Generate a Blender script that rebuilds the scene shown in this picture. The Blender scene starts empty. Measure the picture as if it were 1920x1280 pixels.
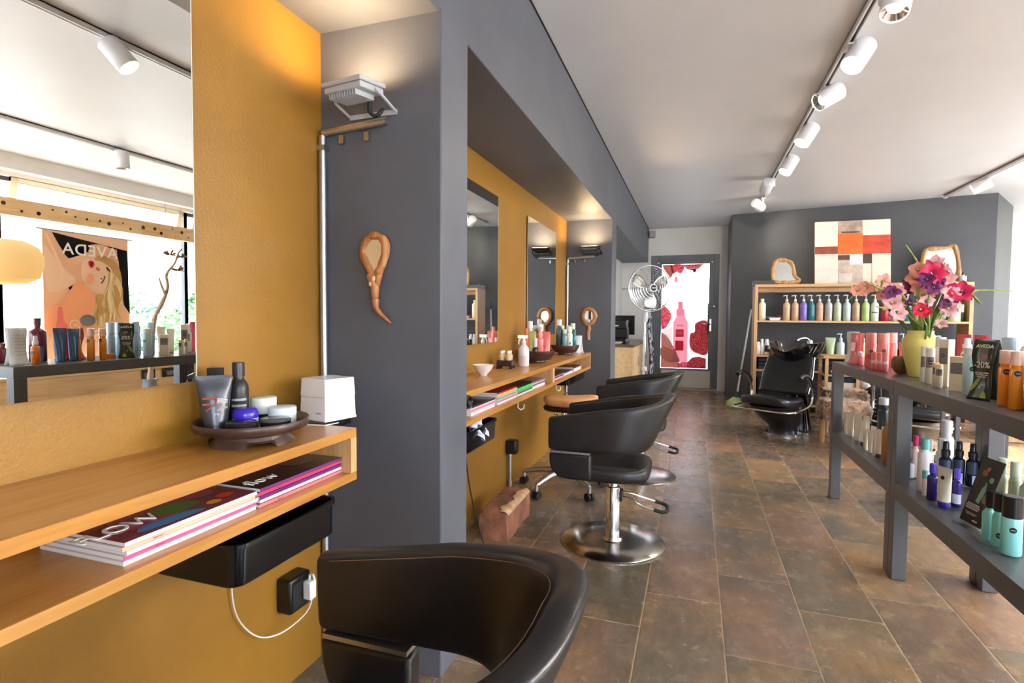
import bpy, bmesh, math, random
from mathutils import Vector, Matrix, Euler
PI = math.pi
S = bpy.context.scene
COL = S.collection
random.seed(7)

# ------------------------------------------------------------------ materials
def lin(c):
    return tuple(((v/255.)/12.92 if v/255. <= .04045 else ((v/255.+.055)/1.055)**2.4) for v in c)
_M = {}
def mat(key, rgb=None, rough=.5, metal=0., spec=.5, emit=0., emit_rgb=None, trans=0., coat=0., sheen=0., alpha=None):
    if key in _M: return _M[key]
    m = bpy.data.materials.new(key); m.use_nodes = True
    b = m.node_tree.nodes['Principled BSDF']
    if rgb: b.inputs['Base Color'].default_value = (*lin(rgb), 1)
    b.inputs['Roughness'].default_value = rough
    b.inputs['Metallic'].default_value = metal
    b.inputs['Specular IOR Level'].default_value = spec
    b.inputs['Coat Weight'].default_value = coat
    b.inputs['Transmission Weight'].default_value = trans
    if sheen: b.inputs['Sheen Weight'].default_value = sheen
    if emit:
        b.inputs['Emission Color'].default_value = (*lin(emit_rgb or rgb), 1)
        b.inputs['Emission Strength'].default_value = emit
    _M[key] = m
    return m
def pl(r, g, b, rough=.32, **k):
    return mat('plastic_%d_%d_%d_%d' % (r, g, b, int(rough*100)), (r, g, b), rough, **k)

class NT:
    def __init__(s, m): s.t = m.node_tree; s.b = s.t.nodes['Principled BSDF']
    def n(s, ty, **k):
        x = s.t.nodes.new(ty)
        for a, v in k.items(): setattr(x, a, v)
        return x
    def l(s, a, b): s.t.links.new(a, b)
    def math(s, op, a, b=None, c=None):
        x = s.n('ShaderNodeMath', operation=op)
        for i, v in enumerate((a, b, c)):
            if v is None: continue
            if hasattr(v, 'links') or hasattr(v, 'is_linked'): s.l(v, x.inputs[i])
            else: x.inputs[i].default_value = v
        return x.outputs[0]
    def coord(s, scale=(1, 1, 1), kind='Object', rot=(0, 0, 0)):
        tc = s.n('ShaderNodeTexCoord'); mp = s.n('ShaderNodeMapping')
        mp.inputs['Scale'].default_value = scale; mp.inputs['Rotation'].default_value = rot
        s.l(tc.outputs[kind], mp.inputs[0]); return mp.outputs[0]
    def noise(s, vec, scale, detail=4, rough=.55, dist=0.):
        x = s.n('ShaderNodeTexNoise'); x.inputs['Scale'].default_value = scale
        x.inputs['Detail'].default_value = detail; x.inputs['Roughness'].default_value = rough
        x.inputs['Distortion'].default_value = dist
        s.l(vec, x.inputs['Vector']); return x.outputs[0]
    def ramp(s, fac, stops):
        r = s.n('ShaderNodeValToRGB'); e = r.color_ramp.elements
        while len(e) < len(stops): e.new(.5)
        for i, (p, c) in enumerate(stops):
            e[i].position = p; e[i].color = (*lin(c), 1)
        s.l(fac, r.inputs[0]); return r.outputs[0]
    def bump(s, h, strength=.2, dist=.01):
        x = s.n('ShaderNodeBump'); x.inputs['Strength'].default_value = strength
        x.inputs['Distance'].default_value = dist
        s.l(h, x.inputs['Height']); s.l(x.outputs[0], s.b.inputs['Normal'])
    def mix(s, fac, a, b, mode='MIX'):
        x = s.n('ShaderNodeMix', data_type='RGBA', blend_type=mode)
        if hasattr(fac, 'is_linked'): s.l(fac, x.inputs[0])
        else: x.inputs[0].default_value = fac
        for i, v in ((6, a), (7, b)):
            if hasattr(v, 'is_linked'): s.l(v, x.inputs[i])
            else: x.inputs[i].default_value = (*lin(v), 1)
        return x.outputs[2]

def wood(key, c1, c2, c3, axis=1, rough=.35, scale=1., planks=0.):
    if key in _M: return _M[key]
    m = mat(key, c2, rough); t = NT(m)
    sc = [14*scale]*3; sc[axis] = 1.3*scale
    v = t.coord(tuple(sc))
    n1 = t.noise(v, 1.6, 5, .6, .6); 
    sc2 = [90*scale]*3; sc2[axis] = 3*scale
    n2 = t.noise(t.coord(tuple(sc2)), 1.0, 3, .6)
    f = t.math('ADD', t.math('MULTIPLY', n1, .75), t.math('MULTIPLY', n2, .25))
    col = t.ramp(f, [(.3, c1), (.5, c2), (.72, c3)])
    if planks:
        tc = t.n('ShaderNodeTexCoord'); sp = t.n('ShaderNodeSeparateXYZ'); t.l(tc.outputs['Object'], sp.inputs[0])
        oa = 0 if axis != 0 else 1
        i1 = t.math('FLOOR', t.math('DIVIDE', sp.outputs[oa], planks))
        i2 = t.math('FLOOR', t.math('DIVIDE', t.math('ADD', sp.outputs[axis], t.math('MULTIPLY', i1, planks*3.7)), planks*9))
        cb = t.n('ShaderNodeCombineXYZ'); t.l(i1, cb.inputs[0]); t.l(i2, cb.inputs[1])
        wn = t.n('ShaderNodeTexWhiteNoise'); t.l(cb.outputs[0], wn.inputs[0])
        col = t.mix(t.math('MULTIPLY', wn.outputs[0], .35), col, c1)
    t.l(col, t.b.inputs['Base Color'])
    t.bump(n2, .08, .004)
    return m

def paint(key, rgb, rough=.5, var=.06, bump=.12, scale=60., var_scale=3.):
    if key in _M: return _M[key]
    m = mat(key, rgb, rough); t = NT(m)
    v = t.coord((1, 1, 1)); a = t.noise(v, var_scale, 5, .6)
    d = tuple(max(0, int(x*(1-var))) for x in rgb); u = tuple(min(255, int(x*(1+var))) for x in rgb)
    t.l(t.ramp(a, [(.3, d), (.7, u)]), t.b.inputs['Base Color'])
    t.bump(t.noise(v, scale, 3, .6), bump, .004)
    return m

def leather(key, c1, c2, rough=.33):
    if key in _M: return _M[key]
    m = mat(key, c1, rough, spec=.55); t = NT(m)
    v = t.coord((1, 1, 1)); a = t.noise(v, 7, 5, .65, .5)
    t.l(t.ramp(a, [(.35, c1), (.75, c2)]), t.b.inputs['Base Color'])
    vo = t.n('ShaderNodeTexVoronoi'); vo.inputs['Scale'].default_value = 260; t.l(v, vo.inputs['Vector'])
    r = t.n('ShaderNodeMapRange'); t.l(a, r.inputs[0]); r.inputs[3].default_value = rough-.06; r.inputs[4].default_value = rough+.14
    t.l(r.outputs[0], t.b.inputs['Roughness'])
    t.bump(t.math('ADD', vo.outputs[0], t.math('MULTIPLY', t.noise(v, 25, 3), 1.5)), .10, .002)
    return m

# ------------------------------------------------------------------ mesh builder
class MB:
    def __init__(s): s.v = []; s.f = []; s.m = []; s.mi = 0
    def add(s, vs, fs):
        o = len(s.v); s.v += [tuple(p) for p in vs]
        s.f += [tuple(i+o for i in f) for f in fs]; s.m += [s.mi]*len(fs); return s
    def box(s, x0, x1, y0, y1, z0, z1, M=None):
        p = [(x, y, z) for z in (z0, z1) for y in (y0, y1) for x in (x0, x1)]
        if M: p = [M @ Vector(q) for q in p]
        return s.add(p, [(0, 2, 3, 1), (4, 5, 7, 6), (0, 1, 5, 4), (2, 6, 7, 3), (0, 4, 6, 2), (1, 3, 7, 5)])
    def rings(s, rs, cap0=True, cap1=True, close=True):
        n = len(rs[0]); vs = [p for r in rs for p in r]; fs = []
        for i in range(len(rs)-1):
            for j in range(n if close else n-1):
                k = (j+1) % n
                fs.append((i*n+j, i*n+k, (i+1)*n+k, (i+1)*n+j))
        if cap0: fs.append(tuple(reversed(range(n))))
        if cap1: fs.append(tuple((len(rs)-1)*n+j for j in range(n)))
        return s.add(vs, fs)
    def lathe(s, prof, cx=0, cy=0, cz=0, n=24, M=None, cap0=True, cap1=True, sy=1.):
        rs = []
        for r, z in prof:
            ring = [Vector((cx+r*math.cos(2*PI*i/n), cy+sy*r*math.sin(2*PI*i/n), cz+z)) for i in range(n)]
            if M: ring = [M @ p for p in ring]
            rs.append(ring)
        return s.rings(rs, cap0, cap1)
    def cyl(s, p0, p1, r0, r1=None, n=16):
        return s.tube([p0, p1], [r0, r0 if r1 is None else r1], n)
    def tube(s, pts, r, n=10, cap=True, closed=False):
        pts = [Vector(p) for p in pts]; m = len(pts)
        if not hasattr(r, '__len__'): r = [r]*m
        T = []
        for i in range(m):
            if closed: t = pts[(i+1) % m]-pts[i-1]
            else: t = pts[min(i+1, m-1)]-pts[max(i-1, 0)]
            T.append(t.normalized() if t.length > 1e-9 else Vector((0, 0, 1)))
        up = Vector((0, 0, 1)) if abs(T[0].z) < .9 else Vector((1, 0, 0))
        nrm = (up-T[0]*up.dot(T[0])).normalized(); rs = []
        for i in range(m):
            nrm = (nrm-T[i]*nrm.dot(T[i])).normalized(); b = T[i].cross(nrm)
            rs.append([pts[i]+(nrm*math.cos(2*PI*j/n)+b*math.sin(2*PI*j/n))*r[i] for j in range(n)])
        if closed:
            rs.append(rs[0]); return s.rings(rs, False, False)
        return s.rings(rs, cap, cap)
    def prism(s, poly, z0, z1, M=None):
        n = len(poly); p = [Vector((x, y, z0)) for x, y in poly]+[Vector((x, y, z1)) for x, y in poly]
        if M: p = [M @ q for q in p]
        return s.add(p, [tuple(reversed(range(n))), tuple(range(n, 2*n))]+[(i, (i+1) % n, n+(i+1) % n, n+i) for i in range(n)])
    def sph(s, c, r, n=14, k=8, M=None):
        if not hasattr(r, '__len__'): r = (r, r, r)
        rs = []
        for i in range(1, k):
            a = PI*i/k
            rs.append([Vector((c[0]+r[0]*math.sin(a)*math.cos(2*PI*j/n), c[1]+r[1]*math.sin(a)*math.sin(2*PI*j/n), c[2]-r[2]*math.cos(a))) for j in range(n)])
        if M: rs = [[M @ p for p in q] for q in rs]
        return s.rings(rs)
    def grid(s, fn, nu, nv):
        vs = [fn(i/(nu-1), j/(nv-1)) for j in range(nv) for i in range(nu)]
        fs = [(j*nu+i, j*nu+i+1, (j+1)*nu+i+1, (j+1)*nu+i) for j in range(nv-1) for i in range(nu-1)]
        return s.add(vs, fs)
    def patch(s, r, ang, half, z0, z1, off=.0006, disc=False, cx=0, cy=0, n=8):
        # a label hugging a cylinder of radius r, centred on angle ang (half = half angle)
        R = r+off
        def P(a, z): return (cx+R*math.cos(a), cy+R*math.sin(a), z)
        if not disc:
            vs = [P(ang-half+2*half*i/n, z) for z in (z0, z1) for i in range(n+1)]
            return s.add(vs, [(i, i+1, n+2+i, n+1+i) for i in range(n)])
        zc = (z0+z1)/2; rz = (z1-z0)/2; k = 18
        vs = [P(ang, zc)]+[P(ang+half*math.cos(2*PI*i/k), zc+rz*math.sin(2*PI*i/k)) for i in range(k)]
        return s.add(vs, [(0, 1+i, 1+(i+1) % k) for i in range(k)])
    def build(s, name, mats, parent=None, smooth=None, bevel=0, subsurf=0, loc=None, rot=None, solid=0, seg=2):
        me = bpy.data.meshes.new(name); me.from_pydata(s.v, [], s.f); me.validate(); me.update()
        if not isinstance(mats, (list, tuple)): mats = [mats]
        for m in mats: me.materials.append(m)
        if len(mats) > 1 and len(s.m) == len(me.polygons):
            me.polygons.foreach_set('material_index', s.m)
        bm = bmesh.new(); bm.from_mesh(me)
        bmesh.ops.recalc_face_normals(bm, faces=bm.faces); bm.to_mesh(me); bm.free()
        o = bpy.data.objects.new(name, me); COL.objects.link(o)
        if parent: o.parent = parent
        if loc: o.location = loc
        if rot: o.rotation_euler = rot
        if solid:
            q = o.modifiers.new('t', 'SOLIDIFY'); q.thickness = solid; q.offset = 0
        if bevel:
            q = o.modifiers.new('b', 'BEVEL'); q.width = bevel; q.segments = seg; q.limit_method = 'ANGLE'; q.angle_limit = math.radians(40)
            if smooth is None: smooth = 40
        if subsurf:
            q = o.modifiers.new('s', 'SUBSURF'); q.levels = subsurf; q.render_levels = subsurf
            if smooth is None: smooth = 180
        if smooth:
            me.polygons.foreach_set('use_smooth', [True]*len(me.polygons))
            if smooth < 180:
                try: me.set_sharp_from_angle(angle=math.radians(smooth))
                except Exception: pass
        return o

def tag(o, label=None, cat=None, group=None, kind=None):
    if label: o['label'] = label
    if cat: o['category'] = cat
    if group: o['group'] = group
    if kind: o['kind'] = kind
    return o
def thing(name, label, cat, loc=(0, 0, 0), rotz=0., group=None, rot=None):
    o = bpy.data.objects.new(name, None); COL.objects.link(o); o.empty_display_size = .05
    o.location = loc; o.rotation_euler = rot if rot else (0, 0, rotz)
    return tag(o, label, cat, group)
def struct(name, mb, m, parent=None, **k):
    o = mb.build(name, m, parent, **k)
    if not parent: o['kind'] = 'structure'
    return o
def B(*a): return MB().box(*a)

def text(s, size, m, parent, M, name='lettering', ext=.0006, align='CENTER', bold=False, spacing=1., xs=1.):
    cu = bpy.data.curves.new('t', 'FONT'); cu.body = s; cu.size = size; cu.extrude = ext
    cu.align_x = align; cu.align_y = 'CENTER'; cu.resolution_u = 4; cu.space_character = spacing
    if bold: cu.offset = size*.009
    to = bpy.data.objects.new('t', cu); COL.objects.link(to)
    dg = bpy.context.evaluated_depsgraph_get(); dg.update()
    me = bpy.data.meshes.new_from_object(to.evaluated_get(dg))
    bpy.data.objects.remove(to)
    if xs != 1.:
        me.transform(Matrix.Diagonal((xs, 1, 1, 1)))
    me.transform(M); me.materials.clear(); me.materials.append(m)
    o = bpy.data.objects.new(name, me); COL.objects.link(o); o.parent = parent
    return o
def frame_M(origin, right, up):
    # matrix whose local x = right, y = up, z = outward normal
    r = Vector(right).normalized(); u = Vector(up).normalized(); n = r.cross(u)
    M = Matrix((( r.x, u.x, n.x, origin[0]), (r.y, u.y, n.y, origin[1]), (r.z, u.z, n.z, origin[2]), (0, 0, 0, 1)))
    return M

# ------------------------------------------------------------------ shared materials
YEL = paint('yellow_wall_paint', (143, 101, 31), .42, .04, .25, 120.)
GRY = paint('grey_wall_paint', (86, 88, 96), .5, .05, .15, 70.)
DGR = paint('dark_grey_wall_paint', (78, 80, 85), .5, .04, .12, 70.)
WHT = paint('white_wall_paint', (234, 233, 231), .6, .02, .08, 60.)
CEI = paint('ceiling_paint', (213, 214, 217), .45, .01, .05, 40.)
OAK = wood('oak', (146, 94, 38), (176, 122, 58), (192, 140, 76), 1, .3)
OAKX = wood('oak_x', (170, 122, 70), (200, 156, 104), (216, 178, 128), 0, .4)
OAKZ = wood('oak_z', (170, 122, 70), (200, 156, 104), (216, 178, 128), 2, .4)
PINE = wood('pine_board', (196, 152, 98), (222, 186, 136), (234, 204, 158), 1, .45, planks=.045)
CHROME = mat('chrome', (225, 228, 232), .1, 1.)
STEEL = mat('brushed_steel', (190, 188, 184), .24, 1.)
ALU = mat('aluminium', (190, 192, 196), .38, 1.)
BLK = mat('black_plastic', (18, 18, 20), .28)
BLKM = mat('black_matt', (22, 22, 24), .6)
RUB = mat('rubber', (26, 26, 28), .7)
WHP = mat('white_plastic', (232, 232, 236), .3)
CLR = mat('clear_cap', (226, 226, 224), .15)
MIR = mat('mirror_glass', (236, 240, 238), .0, 1.)
SHELFG = paint('shelf_grey_paint', (84, 82, 84), .34, .03, .05, 50.)
DOT = mat('dot_black', (24, 24, 26), .4)

def smooth_path(p, k=5):
    out = []; m = len(p)
    for i in range(m-1):
        a, b, c, d = [Vector(p[max(0, min(m-1, i+j))]) for j in (-1, 0, 1, 2)]
        for s in range(k):
            t = s/k; out.append(.5*((2*b)+(c-a)*t+(2*a-5*b+4*c-d)*t*t+(3*b-a-3*c+d)*t**3))
    out.append(Vector(p[-1])); return out
# ------------------------------------------------------------------ camera
H = 1.12; FPX = 1015.
yaw, pit, rol = math.radians(18.66), math.radians(-2.51), math.radians(.361)
f_ = Vector((-math.sin(yaw)*math.cos(pit), math.cos(yaw)*math.cos(pit), math.sin(pit)))
r_ = Vector((math.cos(yaw), math.sin(yaw), 0)); u_ = r_.cross(f_)
r2 = r_*math.cos(rol)+u_*math.sin(rol); u2 = -r_*math.sin(rol)+u_*math.cos(rol)
cd = bpy.data.cameras.new('camera'); cam = bpy.data.objects.new('camera', cd); COL.objects.link(cam)
cam.matrix_world = Matrix(((r2.x, u2.x, -f_.x, 0), (r2.y, u2.y, -f_.y, 0), (r2.z, u2.z, -f_.z, H), (0, 0, 0, 1)))
cd.sensor_width = 36; cd.lens = FPX/1920*36; cd.clip_start = .05; cd.clip_end = 200
S.camera = cam

XW, XB, ZS, ZC = -1.15, -.73, 2.02, 2.545      # yellow wall, beam face, soffit, ceiling
XR, YD, YB = 3.9, 8.96, -2.4                    # window wall, door wall, wall behind

# ------------------------------------------------------------------ floor
def slate():
    m = mat('slate_tiles', (120, 104, 90), .3); t = NT(m)
    tc = t.n('ShaderNodeTexCoord'); sp = t.n('ShaderNodeSeparateXYZ'); t.l(tc.outputs['Object'], sp.inputs[0])
    W, L = .2845, .6
    gx = t.math('DIVIDE', t.math('SUBTRACT', sp.outputs[0], -.168), W)
    ix = t.math('FLOOR', gx); fx = t.math('FRACT', gx)
    off = t.math('ADD', t.math('MULTIPLY', ix, .5), t.math('MULTIPLY', t.math('SINE', t.math('MULTIPLY', ix, 2.4)), .09))
    gy = t.math('ADD', t.math('DIVIDE', t.math('SUBTRACT', sp.outputs[1], 2.237), L), off)
    iy = t.math('FLOOR', gy); fy = t.math('FRACT', gy)
    def edge(fr, size):
        d = t.math('MULTIPLY', t.math('MINIMUM', fr, t.math('SUBTRACT', 1., fr)), size); return d
    e = t.math('MINIMUM', edge(fx, W), edge(fy, L))
    wob = t.noise(t.coord((1, 1, 1)), 28, 2, .5)
    e = t.math('ADD', e, t.math('MULTIPLY', t.math('SUBTRACT', wob, .5), .0022))
    cb = t.n('ShaderNodeCombineXYZ'); t.l(ix, cb.inputs[0]); t.l(iy, cb.inputs[1])
    w1 = t.n('ShaderNodeTexWhiteNoise'); t.l(cb.outputs[0], w1.inputs[0])
    # per tile shifted coordinates so the veins do not run across joints
    vo = t.n('ShaderNodeVectorMath', operation='MULTIPLY_ADD'); t.l(w1.outputs[1], vo.inputs[0])
    vo.inputs[1].default_value = (30, 30, 30); t.l(tc.outputs['Object'], vo.inputs[2])
    vec = vo.outputs[0]
    n1 = t.noise(vec, 2.6, 6, .6, .3); n2 = t.noise(vec, 9, 6, .66, .2); n3 = t.noise(vec, 60, 4, .7)
    vs = t.n('ShaderNodeVectorMath', operation='MULTIPLY'); t.l(vec, vs.inputs[0]); vs.inputs[1].default_value = (1., .35, 1.)
    n4 = t.noise(vs.outputs[0], 34, 5, .75, .4)
    base = t.ramp(w1.outputs[0], [(0., (66, 68, 58)), (.18, (120, 100, 74)), (.36, (80, 78, 74)), (.5, (136, 100, 74)), (.64, (94, 84, 80)), (.8, (160, 126, 86)), (.92, (72, 72, 64)), (1., (128, 104, 80))])
    rust = t.ramp(n1, [(.32, (78, 78, 68)), (.48, (112, 98, 82)), (.6, (150, 112, 78)), (.74, (166, 134, 100))])
    col = t.mix(.38, base, rust)
    fl = t.n('ShaderNodeMapRange'); t.l(t.noise(vec, 7, 5, .6, .3), fl.inputs[0]); fl.inputs[1].default_value = .52; fl.inputs[2].default_value = .78; fl.inputs[4].default_value = .26
    col = t.mix(fl.outputs[0], col, (178, 150, 118))
    sc = t.n('ShaderNodeMapRange'); t.l(n2, sc.inputs[0]); sc.inputs[1].default_value = .25; sc.inputs[2].default_value = .75
    sc.inputs[3].default_value = .84; sc.inputs[4].default_value = 1.14
    hs = t.n('ShaderNodeHueSaturation'); t.l(sc.outputs[0], hs.inputs['Value']); t.l(col, hs.inputs['Color']); col = hs.outputs[0]
    gr = t.math('LESS_THAN', e, .0022)
    col = t.mix(gr, col, (156, 132, 104))
    t.l(col, t.b.inputs['Base Color'])
    rr = t.n('ShaderNodeMapRange'); t.l(n2, rr.inputs[0]); rr.inputs[3].default_value = .16; rr.inputs[4].default_value = .36
    hs2 = t.n('ShaderNodeHueSaturation'); mr2 = t.n('ShaderNodeMapRange'); t.l(n4, mr2.inputs[0]); mr2.inputs[1].default_value = .3; mr2.inputs[2].default_value = .7; mr2.inputs[3].default_value = .90; mr2.inputs[4].default_value = 1.46
    t.l(mr2.outputs[0], hs2.inputs['Value']); t.l(t.mix(1., col, (248, 250, 250), 'MULTIPLY'), hs2.inputs['Color']); t.l(hs2.outputs[0], t.b.inputs['Base Color'])
    t.l(t.math('ADD', rr.outputs[0], t.math('MULTIPLY', gr, .3)), t.b.inputs['Roughness'])
    h = t.math('ADD', t.math('MULTIPLY', n2, .9), t.math('ADD', t.math('MULTIPLY', n3, .2), t.math('MULTIPLY', n4, .35)))
    h = t.math('ADD', h, t.math('MULTIPLY', t.math('MINIMUM', t.math('DIVIDE', e, .006), 1.), .5))
    t.bump(h, .32, .006)
    return m
struct('floor', B(-1.6, XR+.2, YB-.3, YD+.3, -.12, 0).box(XR+.2, 6.3, 7.1, YD+.3, -.12, 0), slate())

# ------------------------------------------------------------------ left wall, piers, beam
struct('wall_left', B(XW-.2, XW, YB, YD, 0, ZC), YEL)
def pier(name, y0, y1):
    struct(name, B(XW-.01, XB+.005, y0, y1, 0, ZS+.01), GRY, bevel=.004)
pier('wall_pier_near', 1.477, 1.676)
pier('wall_pier_far', 4.978, 5.25)
struct('ceiling_beam', B(XW-.01, XB, YB, YD, ZS, ZC), GRY, bevel=.004)
struct('shadow_gap_strip', B(XB-.01, XB+.006, YB, YD, ZC-.007, ZC-.0005), BLKM)  # black strip stands in for the shadow gap between beam and ceiling
# past the far pier the left wall is plain white
struct('wall_left_far', B(XW-.005, XW+.012, 5.255, YD, 0, ZS-.002), WHT)

# ------------------------------------------------------------------ ceiling, back, right
struct('ceiling', B(XW-.2, XR+.3, YB-.2, YD+.2, ZC, ZC+.15), CEI)
struct('ceiling_added_alcove', B(XR+.3, 6.3, 7.1, YD+.2, ZC, ZC+.15), CEI)  # covers the unseen alcove added for its daylight
bw = MB(); bw.box(XW-.2, 1.4, YB-.2, YB, 0, ZC).box(3.5, XR+.4, YB-.2, YB, 0, ZC).box(1.4, 3.5, YB-.2, YB, 0, .35).box(1.4, 3.5, YB-.2, YB, 2.3, ZC)
struct('wall_back', bw, WHT)
# door wall with opening
dx0, dx1, dz = -.685, .342, 2.12
mb = MB(); mb.box(XW-.2, dx0, YD, YD+.3, 0, ZC).box(dx1, 6.3, YD, YD+.3, 0, ZC).box(dx0, dx1, YD, YD+.3, dz, ZC)
struct('wall_door', mb, WHT)
# dark angled block
struct('wall_dark_block', MB().prism([(.455, 8.05), (3.17, 7.5), (3.72, 8.43), (3.72, YD+.01), (.455, YD+.01)], 0, ZC), DGR, bevel=.003)
struct('baseboard_door', B(dx1+.02, .45, YD-.012, YD, 0, .06), WHT)

# window wall
FR = mat('window_frame_dark', (74, 76, 80), .4)
SILL, LINT, RAIL = .45, 2.36, 2.06
ylo, yhi = -1.9, 7.12
YE = 7.3
mb = MB()
mb.box(XR, XR+.25, YB, YE, 0, SILL).box(XR, XR+.25, YB, YE, LINT, ZC)
mb.box(XR, XR+.25, YB, ylo, SILL, LINT).box(XR, XR+.25, yhi, YE, SILL, LINT)
struct('wall_right', mb, WHT)
struct('ceiling_lintel', B(3.78, XR, YB, YE, 2.40, ZC), WHT)
CRW_ = paint('cream_wall_paint', (232, 226, 212), .6, .02, .08, 60.)
struct('wall_added_alcove', B(6.0, 6.2, YE, YD, 0, ZC).box(XR+.25, 6.2, YE-.2, YE, 0, .3).box(XR+.25, 6.2, YE-.2, YE, 2.4, ZC), CRW_)  # unseen alcove, added so daylight brightens the cream wall
struct('wall_alcove_far', B(3.73, 6.0, YD-.012, YD, 0, ZC), CRW_)
w = MB()
for x in (XR+.25, 5.0, 5.94): w.box(x, x+.06, YE-.12, YE-.06, .3, 2.4)
w.box(XR+.25, 6., YE-.12, YE-.06, .3, .36).box(XR+.25, 6., YE-.12, YE-.06, 2.34, 2.4)
fo = struct('window_8', w, FR) if 'FR' in globals() else None  # added glazed front, lets daylight onto the cream far wall
FR0 = mat('window_frame_dark', (74, 76, 80), .4)
FRC = mat('window_frame_cream', (226, 216, 194), .4)
GL = bpy.data.materials.new('window_glass'); GL.use_nodes = True
_t = GL.node_tree; _t.nodes.clear()
_o = _t.nodes.new('ShaderNodeOutputMaterial'); _tr = _t.nodes.new('ShaderNodeBsdfTransparent'); _g = _t.nodes.new('ShaderNodeBsdfGlossy')
_g.inputs['Roughness'].default_value = .0; _lw = _t.nodes.new('ShaderNodeLayerWeight'); _pw = _t.nodes.new('ShaderNodeMath'); _pw.operation = 'POWER'; _pw.inputs[1].default_value = 5.; _t.links.new(_lw.outputs['Facing'], _pw.inputs[0]); _f = _t.nodes.new('ShaderNodeMath'); _f.operation = 'MULTIPLY_ADD'; _f.inputs[1].default_value = .8; _f.inputs[2].default_value = .03; _t.links.new(_pw.outputs[0], _f.inputs[0]); _mx = _t.nodes.new('ShaderNodeMixShader')
_tr.inputs[0].default_value = (.985, .99, .99, 1)
_t.links.new(_f.outputs[0], _mx.inputs[0]); _t.links.new(_tr.outputs[0], _mx.inputs[1]); _t.links.new(_g.outputs[0], _mx.inputs[2]); _t.links.new(_mx.outputs[0], _o.inputs[0])
bars = [-1.9, -.15, 1.6, 3.12, 5.03, 7.08]
for i in range(5):
    y0, y1 = bars[i], bars[i+1]
    w = B(XR+.06, XR+.12, y0, y0+.045, SILL, LINT).box(XR+.06, XR+.12, y1-.002, y1+.04, SILL, LINT).box(XR+.06, XR+.12, y0, y1, SILL, SILL+.06).box(XR+.06, XR+.12, y0, y1, RAIL-.03, RAIL+.03).box(XR+.06, XR+.12, y0, y1, LINT-.04, LINT)
    fo = struct('window_%d' % (i+1), w, FR)
    B(XR+.085, XR+.091, y0+.06, y1, SILL+.05, RAIL-.03).build('window_pane', GL, fo)
    # hopper transom, tipped inwards
    zt = RAIL+.04; a = math.radians(14)
    Mt = Matrix.Translation((XR+.06, 0, zt)) @ Matrix.Rotation(-a, 4, 'Y')
    hh = .26; yy0, yy1 = y0+.10, y1-.05
    tr = MB()
    for b_ in ((0, .03, yy0, yy0+.06, 0, hh), (0, .03, yy1-.06, yy1, 0, hh), (0, .03, yy0, yy1, 0, .04), (0, .03, yy0, yy1, hh-.04, hh)):
        tr.box(*b_, M=Mt)
    tr.build('transom_sash', FRC, fo)
    MB().box(.012, .018, yy0+.05, yy1-.05, .03, hh-.03, M=Mt).build('transom_pane', GL, fo)

w = MB()
for x in (1.4, 2.42, 3.44): w.box(x, x+.06, YB-.12, YB-.06, .35, 2.3)
w.box(1.4, 3.5, YB-.12, YB-.06, .35, .41).box(1.4, 3.5, YB-.12, YB-.06, 2.24, 2.3)
fo = struct('window_7', w, FR)
for x in (1.46, 2.48): B(x, x+.96, YB-.095, YB-.089, .41, 2.24).build('window_pane', GL, fo)
# ------------------------------------------------------------------ door
DG = paint('door_grey_metal', (104, 110, 118), .38, .04, .05, 30.)
d = MB()
y0, y1 = YD+.0, YD+.06
d.box(dx0, dx0+.10, y0, y1, 0, dz).box(dx1-.07, dx1, y0, y1, 0, dz).box(dx0+.10, dx1-.07, y0, y1, dz-.08, dz)
door = struct('door_1', d, DG, bevel=.003)
struct('trim_2', B(dx0-.02, dx0, YD-.012, YD+.01, 0, dz+.02).box(dx1, dx1+.02, YD-.012, YD+.01, 0, dz+.02).box(dx0, dx1, YD-.012, YD+.01, dz, dz+.02), WHT)
lx0, lx1 = dx0+.095, dx1-.065
gx0, gx1, gz0, gz1 = -.515, .195, .335, 1.98
lf = MB(); yy0, yy1 = YD+.012, YD+.05
lf.box(lx0, gx0, yy0, yy1, .02, 2.045).box(gx1, lx1, yy0, yy1, .02, 2.045).box(gx0, gx1, yy0, yy1, gz1, 2.045).box(gx0, gx1, yy0, yy1, .02, gz0)
lf.build('door_leaf', DG, door, bevel=.002)
B(gx0, gx1, YD+.03, YD+.036, gz0, gz1).build('door_glass', GL, door)
B(-.50, .235, YD+.004, YD+.012, .035, .305).build('kick_panel', paint('kick_panel_cream', (214, 212, 200), .35, .03), door)
B(dx0, dx1, YD-.03, YD+.12, -.001, .03).build('threshold', paint('threshold_metal', (170, 166, 158), .4), door)
hd = MB(); hd.tube([(.225, YD+.012, 1.04), (.225, YD-.035, 1.04), (.20, YD-.045, 1.04), (.10, YD-.045, 1.045)], .009, 8)
hd.box(.212, .238, YD+.0, YD+.014, .93, 1.12)
hd.build('door_handle', CHROME, door, smooth=60)
B(.185, .199, YD-.004, YD+.03, .87, 1.36).build('lock_strip', BLKM, door)
MB().tube([(.16, YD-.02, 1.315), (.27, YD-.02, 1.315)], .008, 8).cyl((.27, YD-.02, 1.315), (.27, YD+.012, 1.315), .012).build('latch_bar', CHROME, door, smooth=60)
for x in (-.57, .235):
    MB().cyl((x, YD-.004, 2.0), (x, YD+.014, 2.0), .012).build('screw_cap', WHP, door, smooth=60)

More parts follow.
